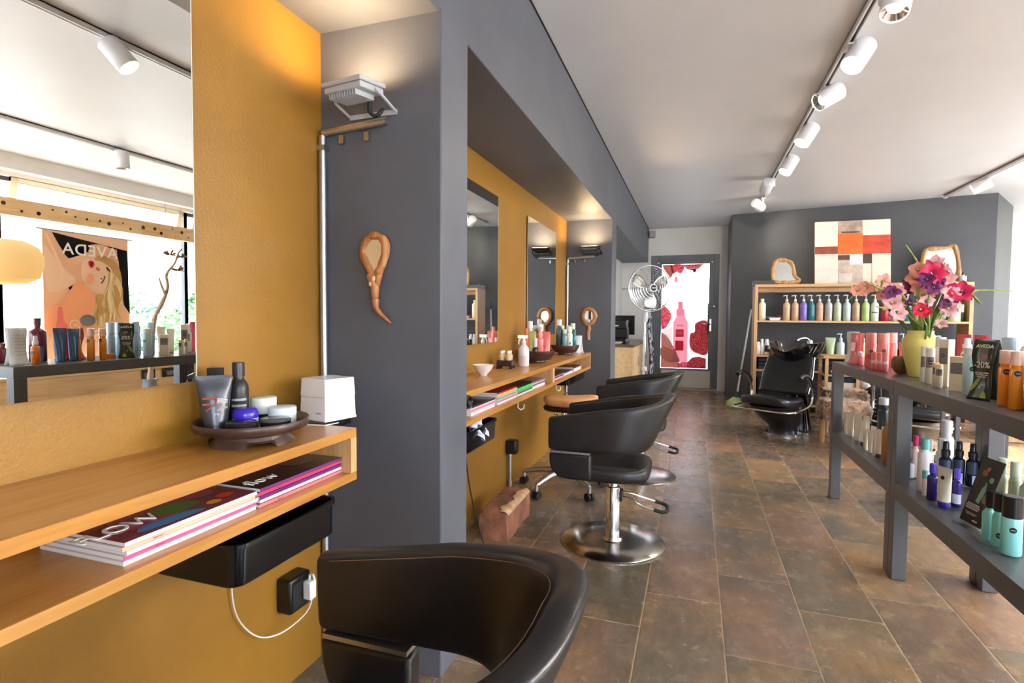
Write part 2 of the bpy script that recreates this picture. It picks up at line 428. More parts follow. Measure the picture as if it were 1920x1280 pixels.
# door poster: translucent sheet with fruit and a pink spray bottle printed on it
def film(key, rgb, tr=.65):
    if key in _M: return _M[key]
    m = bpy.data.materials.new(key); m.use_nodes = True; t = m.node_tree; t.nodes.clear()
    o = t.nodes.new('ShaderNodeOutputMaterial'); a = t.nodes.new('ShaderNodeBsdfDiffuse'); b = t.nodes.new('ShaderNodeBsdfTranslucent'); x = t.nodes.new('ShaderNodeMixShader')
    for q in (a, b): q.inputs[0].default_value = (*lin(rgb), 1)
    x.inputs[0].default_value = tr
    t.links.new(a.outputs[0], x.inputs[1]); t.links.new(b.outputs[0], x.inputs[2]); t.links.new(x.outputs[0], o.inputs[0])
    _M[key] = m; return m
def film_spots(key, c1, c2, scale, tr=.4):
    m = film(key, c1, tr); t = m.node_tree
    if len(t.nodes) > 5: return m
    tc = t.nodes.new('ShaderNodeTexCoord'); vo = t.nodes.new('ShaderNodeTexVoronoi'); vo.inputs['Scale'].default_value = scale
    r = t.nodes.new('ShaderNodeValToRGB'); r.color_ramp.elements[0].position = .15; r.color_ramp.elements[1].position = .6
    r.color_ramp.elements[0].color = (*lin(c2), 1); r.color_ramp.elements[1].color = (*lin(c1), 1)
    t.links.new(tc.outputs['Object'], vo.inputs[0]); t.links.new(vo.outputs[0], r.inputs[0])
    for q in t.nodes:
        if q.type in ('BSDF_DIFFUSE', 'BSDF_TRANSLUCENT'): t.links.new(r.outputs[0], q.inputs[0])
    return m
def blob(pts, n=40):
    # smooth closed outline through pts (Catmull-Rom)
    out = []; m = len(pts); k = max(2, n//m)
    for i in range(m):
        p0, p1, p2, p3 = [Vector(pts[(i+j-1) % m]) for j in range(4)]
        for s in range(k):
            t = s/k
            out.append(.5*((2*p1)+(p2-p0)*t+(2*p0-5*p1+4*p2-p3)*t*t+(3*p1-p0-3*p2+p3)*t**3))
    return out
class Flat:
    """printed shapes stacked on a flat sheet; u to the right, v up, metres"""
    def __init__(s, parent, M, step=.0006): s.p = parent; s.M = M; s.k = 0; s.st = step
    def poly(s, name, pts, m, smooth=0):
        if smooth: pts = blob(pts, smooth)
        s.k += 1; z = s.st*s.k
        n = len(pts); vs = [s.M @ Vector((p[0], p[1], z)) for p in pts]
        c = s.M @ Vector((sum(p[0] for p in pts)/n, sum(p[1] for p in pts)/n, z))
        q = MB(); q.add(vs, [tuple(range(n))])
        return q.build(name, m, s.p)
    def ell(s, name, cx, cy, rx, ry, m, a=0., n=32):
        pts = []
        for i in range(n):
            x, y = rx*math.cos(2*PI*i/n), ry*math.sin(2*PI*i/n)
            pts.append((cx+x*math.cos(a)-y*math.sin(a), cy+x*math.sin(a)+y*math.cos(a)))
        return s.poly(name, pts, m)
    def rect(s, name, x0, x1, y0, y1, m): return s.poly(name, [(x0, y0), (x1, y0), (x1, y1), (x0, y1)], m)
    def text(s, st, x, y, size, m, **k):
        s.k += 1
        return text(st, size, m, s.p, s.M @ Matrix.Translation((x, y, s.st*s.k)), **k)

po = thing('door_poster', 'bright backlit poster of a pink spray bottle and cut pomegranates filling the grey door', 'poster', (gx0, YD+.028, gz0))
PW, PH = gx1-gx0, gz1-gz0
B(.004, PW-.004, -.001, .001, .004, PH-.004).build('sheet', film('film_white', (240, 240, 242), .42), po)
Fp = Flat(po, frame_M((0, -.0015, 0), (1, 0, 0), (0, 0, 1)))
POM = film_spots('pomegranate_seeds', (188, 58, 68), (232, 130, 136), 55)
RIND = film('film_rind', (158, 88, 72)); WHF = film('film_cream_pink', (236, 206, 200), .4); PKF = film('film_pink', (232, 150, 160), .4); PKD = film('film_pinkred', (214, 62, 80), .4); DRK = film('film_dark', (70, 60, 62))
CRF = film('film_cream', (238, 226, 206))
sx, sz = PW/356., PH/812.   # poster pixel frame 178..534 x 165..977 of the close view
def P_(x, y): return ((x-178)*sx, (977-y)*sz)
def PL(l): return [P_(*q) for q in l]
Fp.poly('printed_fruit', PL([(182, 168), (250, 168), (270, 200), (255, 255), (235, 280), (215, 235), (190, 195)]), RIND, 0)
Fp.poly('printed_fruit', PL([(245, 170), (330, 168), (345, 200), (320, 238), (290, 222), (262, 240), (248, 205)]), POM, 40)
Fp.poly('printed_fruit', PL([(325, 167), (490, 166), (455, 200), (420, 218), (370, 205)]), POM, 0)
Fp.poly('printed_rind', PL([(338, 168), (390, 196), (440, 190), (486, 168), (492, 168), (444, 202), (388, 206), (330, 172)]), WHF, 0)
Fp.poly('printed_petal', PL([(280, 262), (298, 270), (296, 298), (284, 306), (274, 290)]), PKF, 24)
Fp.poly('printed_seed', PL([(412, 208), (434, 206), (434, 224), (420, 230)]), DRK, 20)
Fp.poly('printed_fruit', PL([(180, 495), (215, 500), (250, 545), (252, 590), (228, 640), (205, 668), (190, 670), (180, 685)]), POM, 48)
Fp.poly('printed_ground', PL([(180, 690), (230, 730), (300, 850), (330, 975), (180, 975)]), RIND, 0)
Fp.poly('printed_shell', PL([(200, 690), (235, 664), (265, 665), (266, 810), (235, 800), (205, 745)]), WHF, 40)
Fp.poly('printed_bottle', PL([(272, 615), (292, 580), (300, 565), (354, 565), (362, 580), (382, 615), (382, 930), (272, 930)]), PKF, 0)
Fp.poly('printed_bottle_top', PL([(294, 565), (294, 518), (306, 512), (306, 456), (340, 456), (342, 512), (356, 518), (356, 565)]), film('film_pink2', (226, 128, 140), .4), 0)
Fp.rect('printed_label', *P_(292, 0)[:1], *P_(352, 0)[:1], P_(0, 732)[1], P_(0, 672)[1], PKD)
Fp.rect('printed_label', *P_(290, 0)[:1], *P_(352, 0)[:1], P_(0, 838)[1], P_(0, 760)[1], PKD)
Fp.text('AVEDA', *P_(326, 642), .032, DRK, bold=True)
Fp.text('NUTRI\nPLENISH', *P_(322, 700), .026, WHF, bold=True)
Fp.poly('printed_shell', PL([(178, 822), (215, 810), (270, 838), (318, 895), (320, 925), (250, 934), (205, 915), (178, 880)]), film('film_shell', (216, 160, 148), .4), 48)
Fp.poly('printed_rind', PL([(400, 700), (430, 690), (440, 618), (534, 612), (534, 858), (450, 860), (405, 830), (390, 770)]), WHF, 48)
Fp.poly('printed_fruit', PL([(406, 704), (436, 690), (444, 624), (530, 620), (530, 850), (452, 852), (412, 822), (398, 768)]), POM, 48)
Fp.poly('printed_rind', PL([(385, 925), (420, 885), (470, 876), (526, 890), (526, 974), (380, 974)]), WHF, 0)
Fp.poly('printed_fruit', PL([(310, 940), (350, 925), (380, 930), (420, 892), (470, 883), (520, 896), (520, 972), (320, 972)]), POM, 0)

# small grey loudspeaker/sensor by the beam
sp = thing('wall_loudspeaker', 'small grey box loudspeaker high on the white wall beside the beam end', 'loudspeaker', (-.69, YD-.0, 2.455))
B(-.045, .05, -.12, -.04, -.055, .05).build('housing', mat('speaker_grey', (150, 150, 152), .5), sp, bevel=.006, rot=(0, 0, .2))
B(-.06, -.02, -.06, 0, .02, .06).build('wall_bracket', WHP, sp, bevel=.004)
# ------------------------------------------------------------------ wall mirrors
def wall_mirror(y0, y1, z0, z1, label, off=.012, rot=(0, 0, 0)):
    t = thing('wall_mirror', label, 'mirror', (XW+off, (y0+y1)/2, (z0+z1)/2), rot=rot)
    a, b = (y1-y0)/2, (z1-z0)/2
    B(-off+.001, -.004, -a+.03, a-.03, -b+.03, b-.03).build('backing', BLKM, t)
    B(-.004, 0, -a, a, -b, b).build('glass', MIR, t)
    B(-.0045, .0002, a, a+.002, -b, b).build('polished_edge', mat('glass_edge', (190, 205, 198), .2), t)
    return t
MIR1 = wall_mirror(.30, .955, .968, 1.845, 'large frameless mirror beside the nearest grey pier, reflecting the shop window and poster', .05, (0, math.radians(.25), math.radians(-.6)))
wall_mirror(2.44, 3.09, .975, 1.845, 'frameless mirror just past the near pier, showing the chrome fan in its glass', .015)
wall_mirror(3.71, 4.53, .985, 1.845, 'frameless mirror nearest the far pier, above the far bowls of bottles')

# ------------------------------------------------------------------ styling counters (open wooden boxes on the wall)
def counter(y0, y1, label, div=None, name='styling_counter'):
    t = thing(name, label, 'shelf', (XW, y0, .678))
    L = y1-y0; D = XW+.865; D = .285
    B(0, D, 0, L, .117, .142).build('top_board', OAK, t, bevel=.0015)
    B(0, D, 0, L, 0, .023).build('bottom_board', OAK, t, bevel=.0015)
    B(0, D-.0005, L-.025, L-.0002, .023, .117).build('end_panel', OAKZ, t)
    B(0, D-.0005, .0002, .025, .023, .117).build('end_panel', OAKZ, t)
    B(0, .012, .025, L-.025, .023, .117).build('back_board', OAK, t)
    if div: B(.012, D-.0005, div-.03, div, .023, .117).build('divider', OAKZ, t)
    return t
counter(-.6, 1.247, 'oak styling counter in front of the nearest mirror, holding the large dark wooden bowl')
counter(1.80, 3.418, 'oak styling counter just past the near pier, with a white bowl on it')
counter(3.419, 4.735, 'oak styling counter against the far pier, with the farther bowl of bottles')

# ------------------------------------------------------------------ magazines
def magazine(x, y, z, w, l, th, cover, spine, label, group, rotz=0, deco=None, st=None):
    t = thing('magazine', label, 'magazine', (x, y, z), rotz, group)
    B(-w, -.0006, 0, l, .0008, th-.0008).build('pages', mat('paper', (226, 222, 220), .6), t)
    B(-w, 0, 0, l, th-.0008, th).build('front_cover', cover, t)
    B(-w, 0, 0, l, 0, .0008).build('back_cover', cover, t)
    B(-.0008, .0004, 0, l, .0004, th-.0004).build('spine', spine, t)
    M = frame_M((-w/2, l/2, th+.0001), (0, 1, 0), (-1, 0, 0))
    if deco: deco(t, Flat(t, M, .0002), w, l)
    if st:
        text('happinez', .0052, BLKM, t, frame_M((.0006, l*.22, th/2), (0, 1, 0), (0, 0, 1)), 'spine_title', .0001)
    return t
def cov(r, g, b): return mat('cover_%d_%d_%d' % (r, g, b), (r, g, b), .22, coat=.3)
def deco1(t, F, w, l):
    F.poly('cover_shape', [(-.11, -.05), (-.06, -.09), (.0, -.075), (.04, -.02), (.10, -.03), (.12, .02), (.07, .06), (-.02, .03), (-.08, .04)], cov(150, 60, 84), 60)
    F.poly('cover_shape', [(-.02, -.06), (.05, -.05), (.03, .0), (-.03, -.01)], cov(70, 120, 60), 30)
    F.poly('cover_shape', [(-.10, -.09), (.02, -.095), (.0, -.07), (-.08, -.065)], cov(60, 130, 180), 30)
    F.ell('cover_shape', .10, -.06, .02, .015, cov(214, 60, 44)); F.ell('cover_shape', .06, -.075, .016, .012, cov(222, 160, 60))
    F.text('FLOW', -.105, -.035, .055, mat('cover_ink', (236, 230, 220), .4), spacing=.9, name='title')
def deco2(t, F, w, l):
    F.rect('cover_shape', -l*.46, l*.0, -w*.46, w*.2, cov(60, 34, 36))
    F.ell('cover_shape', .07, -.02, .05, .04, cov(88, 60, 64))
    F.text('flow', -.09, -.055, .05, mat('cover_ink', (236, 230, 220), .4), name='title')
g = 'magazines on the nearest counter'
sp1 = [((236, 226, 220), 'bottommost'), ((222, 86, 128), 'second from the bottom'), ((232, 196, 214), 'third up'), ((244, 176, 140), 'second from the top'), ((238, 206, 222), 'topmost')]
for i, (c, w_) in enumerate(sp1):
    magazine(-.895-.002*(i % 2), .632+.003*((i*7) % 3), .7013+i*.0079, .208, .288, .0076, cov(120, 52, 66) if i == 4 else cov(206, 200, 204), cov(*c),
             'magazine in the near pile of the nearest counter, %s, %s spine' % (w_, ['cream', 'deep pink', 'pale lilac', 'peach', 'pale pink with colourful cover'][i]), g, deco=deco1 if i == 4 else None, st=i in (1, 3))
sp2 = [((240, 120, 120), 'bottommost'), ((232, 190, 214), 'second from the bottom'), ((96, 42, 104), 'third up'), ((206, 52, 96), 'second from the top'), ((104, 48, 108), 'topmost')]
for i, (c, w_) in enumerate(sp2):
    magazine(-.893-.002*(i % 2), .927+.002*((i*5) % 3), .7013+i*.0084, .208, .288, .0081, cov(46, 30, 32), cov(*c),
             'magazine in the far pile of the nearest counter, %s, %s spine' % (w_, ['coral', 'pale pink', 'violet', 'crimson', 'purple with dark cover'][i]), g, deco=deco2 if i == 4 else None, st=i in (0, 2, 3))
g = 'magazines in the far counters'
def pile(x, y, l, cols, where, g=g, w=.2):
    for i, (c, n) in enumerate(cols):
        magazine(x-.003*(i % 2), y+.004*((i*5) % 3), .7013+i*.0083, w, l, .0081, cov(*c), cov(*c), 'magazine %s, %s from below, %s spine' % (where, ['first', 'second', 'third', 'fourth', 'fifth', 'sixth', 'seventh'][i], n), g)
pile(-.89, 2.10, .285, [((232, 222, 224), 'white'), ((236, 200, 210), 'pale pink'), ((226, 120, 150), 'pink'), ((206, 198, 200), 'grey'), ((60, 50, 54), 'black')], 'in the pile closest to the near pier')
pile(-.889, 2.42, .285, [((238, 230, 230), 'white'), ((220, 90, 130), 'deep pink'), ((150, 190, 170), 'sage'), ((120, 160, 176), 'teal'), ((240, 170, 90), 'orange'), ((226, 190, 120), 'yellow'), ((160, 44, 40), 'red')], 'in the tall pile under the white bowl')
pile(-.89, 2.735, .28, [((236, 214, 226), 'lilac'), ((80, 80, 86), 'charcoal'), ((70, 176, 90), 'dark green'), ((90, 196, 110), 'mid green'), ((96, 204, 116), 'bright green'), ((30, 30, 32), 'black')], 'in the pile with green spines')
pile(-.893, 3.03, .27, [((240, 216, 222), 'blush'), ((228, 224, 228), 'white'), ((110, 90, 96), 'brown'), ((214, 208, 214), 'silver'), ((150, 110, 130), 'mauve')], 'in the pile beside the divider')
pile(-.89, 3.52, .28, [((226, 190, 214), 'lilac'), ((70, 52, 50), 'dark brown'), ((180, 120, 140), 'rose'), ((40, 38, 44), 'black')], 'in the near pile of the far counter')
pile(-.892, 3.83, .28, [((236, 232, 236), 'white'), ((214, 206, 214), 'pale grey'), ((90, 76, 80), 'taupe')], 'in the middle pile of the far counter')
pile(-.89, 4.15, .28, [((240, 236, 236), 'white'), ((228, 208, 214), 'pink white'), ((236, 232, 234), 'ivory'), ((60, 50, 52), 'dark')], 'in the pile next to the far pier')

# ------------------------------------------------------------------ trays under counters
def tray(x0, x1, y0, y1, z0, z1, label, lab2=None):
    t = thing('hanging_tray', label, 'tray', ((x0+x1)/2, (y0+y1)/2, z0))
    a, b, h = (x1-x0)/2, (y1-y0)/2, z1-z0
    def rr(a, b, r, z, n=5):
        out = []
        for cx, cy, s in ((a-r, b-r, 0), (-a+r, b-r, 1), (-a+r, -b+r, 2), (a-r, -b+r, 3)):
            for i in range(n+1):
                an = PI/2*(s+i/n); out.append((cx+r*math.cos(an), cy+r*math.sin(an), z))
        return out
    k = .9
    rs = [rr(a*k, b*.95, .03, 0), rr(a*k+.004, b*.95+.004, .03, .004), rr(a-.006, b-.006, .03, h-.012), rr(a, b, .035, h-.01), rr(a, b, .035, h), rr(a-.008, b-.008, .03, h), rr(a-.012, b-.012, .03, h-.012), rr(a*k-.006, b*.95-.006, .03, .008)]
    MB().rings(rs).build('tub', mat('black_gloss', (14, 14, 16), .18), t, smooth=40)
    B(-a+.004, -a+.02, -b+.05, -b+.07, h-.01, .679-z0-.0).box(-a+.004, -a+.02, b-.07, b-.05, h-.01, .679-z0).build('hanger', BLKM, t)
    return t
tray(-1.13, -.872, .845, 1.185, .555, .648, 'long black plastic tray hung beneath the nearest counter')
tray(-1.13, -.87, 1.92, 2.39, .555, .648, 'black plastic tray hung beneath the counter just past the near pier, stuffed with a towel')
tray(-1.13, -.90, 4.05, 4.70, .60, .66, 'shallow black tray hung beneath the far counter by the far pier')
tw = MB()
def twf(u, v):
    return (-.93+.03*math.sin(7*u)+.05*v, 2.13+.10*u+.02*math.sin(9*v), .655-.055*v*v+.018*math.sin(8*u+2*v))
tw.grid(twf, 10, 8)
tag(tw.build('white_cloth', mat('cloth_white', (214, 214, 226), .8), None, 180, solid=.003), 'crumpled white cloth spilling from the black tray past the near pier', 'cloth')

# wire hook under counter
for x, y, lb in ((-.91, 2.80, 'small white wire hook under the counter, nearer of the two'), (-.90, 3.62, 'small white wire hook under the far counter, by the saddle stool')):
    t = MB().tube([(x, y, .677), (x, y, .63), (x+.012, y+.02, .615), (x+.02, y+.045, .62), (x+.02, y+.055, .64)], .003, 6).cyl((x, y, .668), (x, y, .678), .009)
    tag(t.build('wire_hook', WHP, None, 60), lb, 'hook')

# ------------------------------------------------------------------ big bowl and jars, tissue box
DWOOD = wood('dark_wood', (44, 28, 24), (66, 44, 38), (84, 58, 48), 0, .36, 1.6)
def dark_bowl(x, y, R, label, h=.062, feet=True, foot=.68):
    t = thing('wooden_bowl', label, 'bowl', (x, y, .82))
    pr_ = [(R*.30, .022), (R*.5, .021), (R*.78, .027), (R*.97, .036), (R, h-.012), (R*1.005, h-.004), (R*.985, h), (R*.95, h-.003), (R*.9, h-.018), (R*.7, .036), (R*.35, .031), (.002, .031)]
    MB().lathe(pr_, n=48, cap0=True, cap1=True).build('dish', DWOOD, t, 50)
    k = 64; rs_o = []; mb = MB()
    def ring(r, zf): return [(r*math.cos(2*PI*i/k), r*math.sin(2*PI*i/k), zf(2*PI*i/k)) for i in range(k)]
    def low(a):
        q = abs(math.sin(a*1.5+.9)); return 0.0 if q > .5 else .012*min(1, (.5-q)*8)
    F = R*foot
    rs = [ring(F*.93, lambda a: .024), ring(F*.93, lambda a: .014), ring(F*1.08, lambda a: low(a)+.003 if low(a) == 0 else low(a)), ring(F*1.08, low), ring(F*.98, low), ring(F*.86, lambda a: .014), ring(F*.86, lambda a: .024)]
    mb.rings(rs, False, False); mb.build('foot_ring', DWOOD, t, 50)
    return t
dark_bowl(-1.0, 1.022, .128, 'wide dark carved wooden bowl on the nearest counter, full of jars and a tube', .056)
def jar(x, y, z, r, h, body, lid, lidh, label, cat='jar', dome=False, group='jars in the nearest wooden bowl', name='jar'):
    t = thing(name, label, cat, (x, y, z), 0, group)
    e = .0016
    MB().lathe([(r-e, 0), (r, e), (r, h-lidh-.001), (r-.001, h-lidh)], n=28).build('pot', body, t, 40)
    if dome: MB().lathe([(r, h-lidh), (r+.001, h-lidh*.6), (r*.93, h-lidh*.18), (r*.7, h-.0005), (r*.5, h), (.003, h-.001)], n=28).build('lid', lid, t, 50)
    else: MB().lathe([(r+.0005, h-lidh), (r+.0005, h-e), (r-e, h), (.003, h)], n=28).build('lid', lid, t, 40)
    return t
CRJ = pl(216, 222, 210, .3); NAVY = pl(30, 32, 40, .25); PUR = pl(52, 34, 168, .18)
z0 = .852
jar(-1.052, 1.112, z0, .031, .060, BLK, CRJ, .040, 'pale cream wide jar with dark lower half at the back of the bowl')
jar(-1.018, 1.018, z0-.001, .029, .050, WHP, PUR, .024, 'white jar with glossy violet domed lid in the bowl', dome=True)
jar(-.975, 1.092, z0, .033, .043, pl(200, 214, 216, .3), pl(204, 216, 226, .3), .020, 'pale blue white flat jar with a small dot on its lid, right in the bowl')
jar(-.988, .978, z0-.001, .034, .026, pl(34, 32, 34, .2), pl(44, 42, 44, .15), .008, 'low dark brown tin at the front of the bowl, the left of two')
jar(-.944, 1.035, z0-.001, .034, .027, pl(34, 32, 34, .2), pl(84, 84, 90, .15), .006, 'low dark tin at the front of the bowl, right one with a reflection painted grey on its lid')  # reflection put into the lid as a greyer colour
# grey tube standing on its cap
def tube_up(name, x, y, z, w, h, rotz, body, cap, label, cat='tube', group=None, caph=.16, lean=0., depth=.5, rx=0.):
    """squeeze tube standing on its cap: round at the cap, flat crimp on top; local front = -y"""
    t = thing(name, label, cat, (x, y, z), rotz, group, rot=(rx, lean, rotz))
    rs = []; n = 24; ch = h*caph
    for i, s in enumerate((0, .1, .25, .45, .65, .82, .93, .935, 1.)):
        ww = w*(.36+.14*min(1, s*1.15)); dd = w*depth*.75*(1-min(1, s/.93))**.6*.95+.0012
        rs.append([(ww*math.cos(2*PI*j/n), dd*math.sin(2*PI*j/n), ch+(h-ch)*s) for j in range(n)])
    MB().rings(rs).build('tube_body', body, t, 50)
    MB().lathe([(w*.33, 0), (w*.345, .001), (w*.35, ch-.001), (w*.34, ch)], n=24, sy=.95).build('cap', cap, t, 40)
    return t
GT = mat('tube_grey', (66, 68, 76), .26, .35)
t = tube_up('squeeze_tube', -1.062, .972, .853, .074, .128, math.radians(52), GT, pl(60, 62, 70, .2), 'grey metallic squeeze tube with orange and tan stripes standing in the bowl', caph=.10)
RU = pl(150, 70, 44, .4); TN = pl(176, 150, 124, .4); WI = pl(220, 222, 226, .4)
def tdec(t, w, h):
    M = frame_M((0, -.0215, h*.5), (1, 0, 0), (0, -.17, 1)); F = Flat(t, M, .0004)
    F.rect('print', -.027, .004, .020, .025, RU); F.rect('print', -.027, -.012, .006, .011, RU)
    F.poly('print', [(-.022, -.008), (-.018, -.008), (.006, .012), (.008, .020), (.003, .020), (.0, .012)], RU)
    F.poly('print', [(-.012, -.028), (-.008, -.030), (-.006, -.022), (.012, -.004), (.024, -.003), (.024, .001), (.010, .001), (-.012, -.020)], TN)
    F.rect('print', .012, .017, -.036, -.012, TN)
    for i in range(4): F.rect('print', .002, .024 if i < 3 else .014, .010+.0035*i, .0115+.0035*i, WI)
    for i in range(4): F.rect('print', -.003, .007, -.024+.003*i, -.0228+.003*i, WI)
tdec(t, .064, .112)
b = thing('black_box', 'small black carton behind the grey tube in the bowl', 'box', (-1.100, 1.010, .852), .5)
B(-.016, .016, -.010, .010, 0, .142).build('carton', BLKM, b)
# dark bottle
def bottle(name, x, y, z, r, h, body, cap, label, cat='bottle', group=None, caph=.2, capr=.6, neck=.08, style='cap', face=None, dot=None, lab=None, shoulder=.10, labz=(.25, .6), rotz=0, n=20):
    t = thing(name, label, cat, (x, y, z), rotz, group)
    bh = h*(1-caph); e = min(.003, r*.15)
    nk = r*capr*.85 if capr < 1 else r*.9
    if style == 'box':
        B(-r, r, -r*.8, r*.8, 0, h).build('carton', body, t, bevel=.0006)
    else:
        sh = bh*(1-shoulder-neck)
        prof = [(r-e, 0), (r, e), (r, sh), (r*.93, sh+bh*shoulder*.45), (nk*1.15+.0*r, sh+bh*shoulder*.9), (nk, sh+bh*shoulder), (nk, bh)]
        if capr >= .95: prof = [(r-e, 0), (r, e), (r, bh-.002), (r*.96, bh)]
        MB().lathe(prof, n=n).build('bottle_body', body, t, 50)
        cr = r*capr
        if style == 'cap':
            MB().lathe([(cr, bh), (cr, h-.0015), (cr-.0015, h), (.001, h)], n=n).build('cap', cap, t, 40)
        elif style == 'mist':
            MB().lathe([(cr, bh), (cr, bh+(h-bh)*.35), (cr*.72, bh+(h-bh)*.42), (cr*.66, h-.002), (cr*.55, h), (.001, h)], n=16).build('spray_cap', cap, t, 40)
        elif style == 'pump':
            m = MB().lathe([(cr, bh), (cr, bh+(h-bh)*.25), (cr*.35, bh+(h-bh)*.34), (cr*.28, h-.012), (cr*.7, h-.010), (cr*.7, h), (.001, h)], n=14)
            m.tube([(0, 0, h-.006), (-r*.6, 0, h-.004), (-r*1.0, 0, h-.012)], [r*.2, r*.18, r*.12], 8)
            m.build('pump', cap, t, 40)
        elif style == 'trigger':
            m = MB().lathe([(cr, bh), (cr, bh+(h-bh)*.2), (cr*.6, bh+(h-bh)*.3), (cr*.6, bh+(h-bh)*.6)], n=14)
            m.box(-r*1.15, r*.75, -r*.3, r*.3, h-(h-bh)*.45, h-(h-bh)*.06)
            m.tube([(-r*.55, 0, h-(h-bh)*.4), (-r*.95, 0, bh+(h-bh)*.2), (-r*.9, 0, bh-.01)], [r*.16, r*.14, r*.12], 6)
            m.build('trigger', cap, t, bevel=.002)
    fa = math.atan2(-y, -x)-rotz if face is None else face-rotz
    if lab is not None and style != 'box':
        MB().patch(r, fa, .9, h*labz[0], h*labz[1], .0004).build('label_band', lab, t, 60)
    if dot is not None and style != 'box':
        dr = min(r*.55, .0085)
        MB().patch(r, fa+.15, dr/r, h*dot-dr, h*dot+dr, .0008, disc=True).build('dot_mark', DOT, t, 60)
        MB().patch(r, fa+.15, dr*.6/r, h*dot-dr*.13, h*dot+dr*.13, .0012, n=3).build('dot_lettering', pl(200, 200, 200), t)
    elif dot is not None:
        pass
    return t
t = bottle('dark_bottle', -1.082, 1.062, .853, .0235, .152, pl(40, 38, 40, .35), pl(56, 54, 60, .2), 'dark brown bottle with black screw cap and two grey label bands, tallest in the bowl', caph=.23, capr=.62, shoulder=.22, neck=.06)
MB().patch(.0235, math.atan2(-1.0, 1.08), .75, .042, .048, .0005).patch(.0235, math.atan2(-1.0, 1.08), .75, .057, .063, .0005).build('label_band', pl(150, 150, 150), t)

t = thing('tissue_box', 'tall white cube box with a pale logo at the end of the nearest counter', 'box', (-1.02, 1.33, .822), math.radians(-14))
MB().rings([[(sx*a, sy*a, z) for sx, sy in ((-1, -1), (1, -1), (1, 1), (-1, 1))] for a, z in ((.057, 0), (.057, .006), (.0555, .008), (.0535, .066))]).build('lower_box', WHP, t, bevel=.0012)
MB().rings([[(sx*a, sy*a, z) for sx, sy in ((-1, -1), (1, -1), (1, 1), (-1, 1))] for a, z in ((.0545, .0665), (.052, .12))]).build('upper_lid', WHP, t, bevel=.0012)
text('aveda', .010, pl(176, 178, 186), t, frame_M((.030, -.0574, .024), (1, 0, 0), (0, .02, 1)), 'pale_logo')
MB().tube([(-1.06, 1.23, .824), (-1.0, 1.215, .8235), (-.95, 1.225, .8235), (-.94, 1.27, .8235)], .0015, 6).build('c', WHP, t).name = 'thin_cord'
bpy.data.objects['thin_cord'].matrix_parent_inverse = t.matrix_basis.inverted()

t = thing('corner_shelf', 'small black shelf carrying the white cube box between counter and near pier', 'shelf', (XW, 1.25, .80))
B(0, .175, 0, .13, 0, .0212).build('shelf_plate', BLK, t, bevel=.003)
B(0, .012, .05, .17, -.08, 0).build('shelf_bracket', BLK, t)
# ------------------------------------------------------------------ sockets, plug, cables
t = thing('wall_socket', 'black surface socket low on the yellow wall under the nearest counter', 'socket', (XW, 1.30, .245))
B(0, .05, -.045, .045, 0, .105).build('housing', BLK, t, bevel=.008)
B(.0505, .052, -.036, .036, .012, .088).build('recess', BLKM, t)
t = thing('usb_charger', 'white plug charger pushed into the black socket under the nearest counter', 'charger', (XW+.052, 1.318, .30))
B(0, .03, -.014, .014, -.028, .028).build('charger_body', WHP, t, bevel=.005)
MB().tube([(.015, .0, .028), (.016, 0, .045), (.026, .002, .046), (.03, .004, .03)], .0035, 8).build('strain_relief', WHP, t, 60)
cb = MB().tube(smooth_path([(XW+.006, 1.135, .60), (XW+.008, 1.10, .52), (XW+.01, 1.085, .42), (XW+.012, 1.10, .32), (XW+.02, 1.16, .235), (XW+.04, 1.23, .21), (XW+.07, 1.30, .24), (XW+.075, 1.325, .29)]), .0022, 6)
tag(cb.build('charger_cable', WHP, None, 60), 'thin white cable looping down the yellow wall to the charger', 'cable')
t = thing('floor_socket_post', 'black socket block on a short metal conduit in front of the brick', 'socket', (XW+.02, 3.32, 0))
B(-.02, .05, -.035, .035, .235, .325).build('socket_block', BLK, t, bevel=.008)
MB().cyl((0, 0, .001), (0, 0, .24), .011).build('conduit', ALU, t, 60)
MB().cyl((0, 0, .025), (0, 0, .05), .014).build('collar', ALU, t, 60)
dc = MB().tube(smooth_path([(-.838, 1.93, .775), (-.842, 1.925, .70), (-.842, 1.93, .60), (-.836, 1.96, .45), (-.825, 2.02, .28), (-.81, 2.09, .12), (-.80, 2.13, .01)]), .0032, 6)
tag(dc.build('black_cable', BLKM, None, 60), 'black cable hanging from the counter edge to the floor beside the near pier', 'cable')
t = thing('cable_holder', 'black coiled plug ring hooked on the counter edge behind the near pier', 'holder', (-.835, 1.935, .79))
MB().tube([(.0, .035*math.cos(a), .02*math.sin(a)) for a in [2*PI*i/16 for i in range(16)]], .008, 8, closed=True).build('ring', BLK, t, 60)
MB().tube([(0.0, -.03, 0), (-.03, -.03, .01)], .008, 8).cyl((0, 0, 0), (.01, 0, -.016), .012).build('plug', BLK, t, 60)

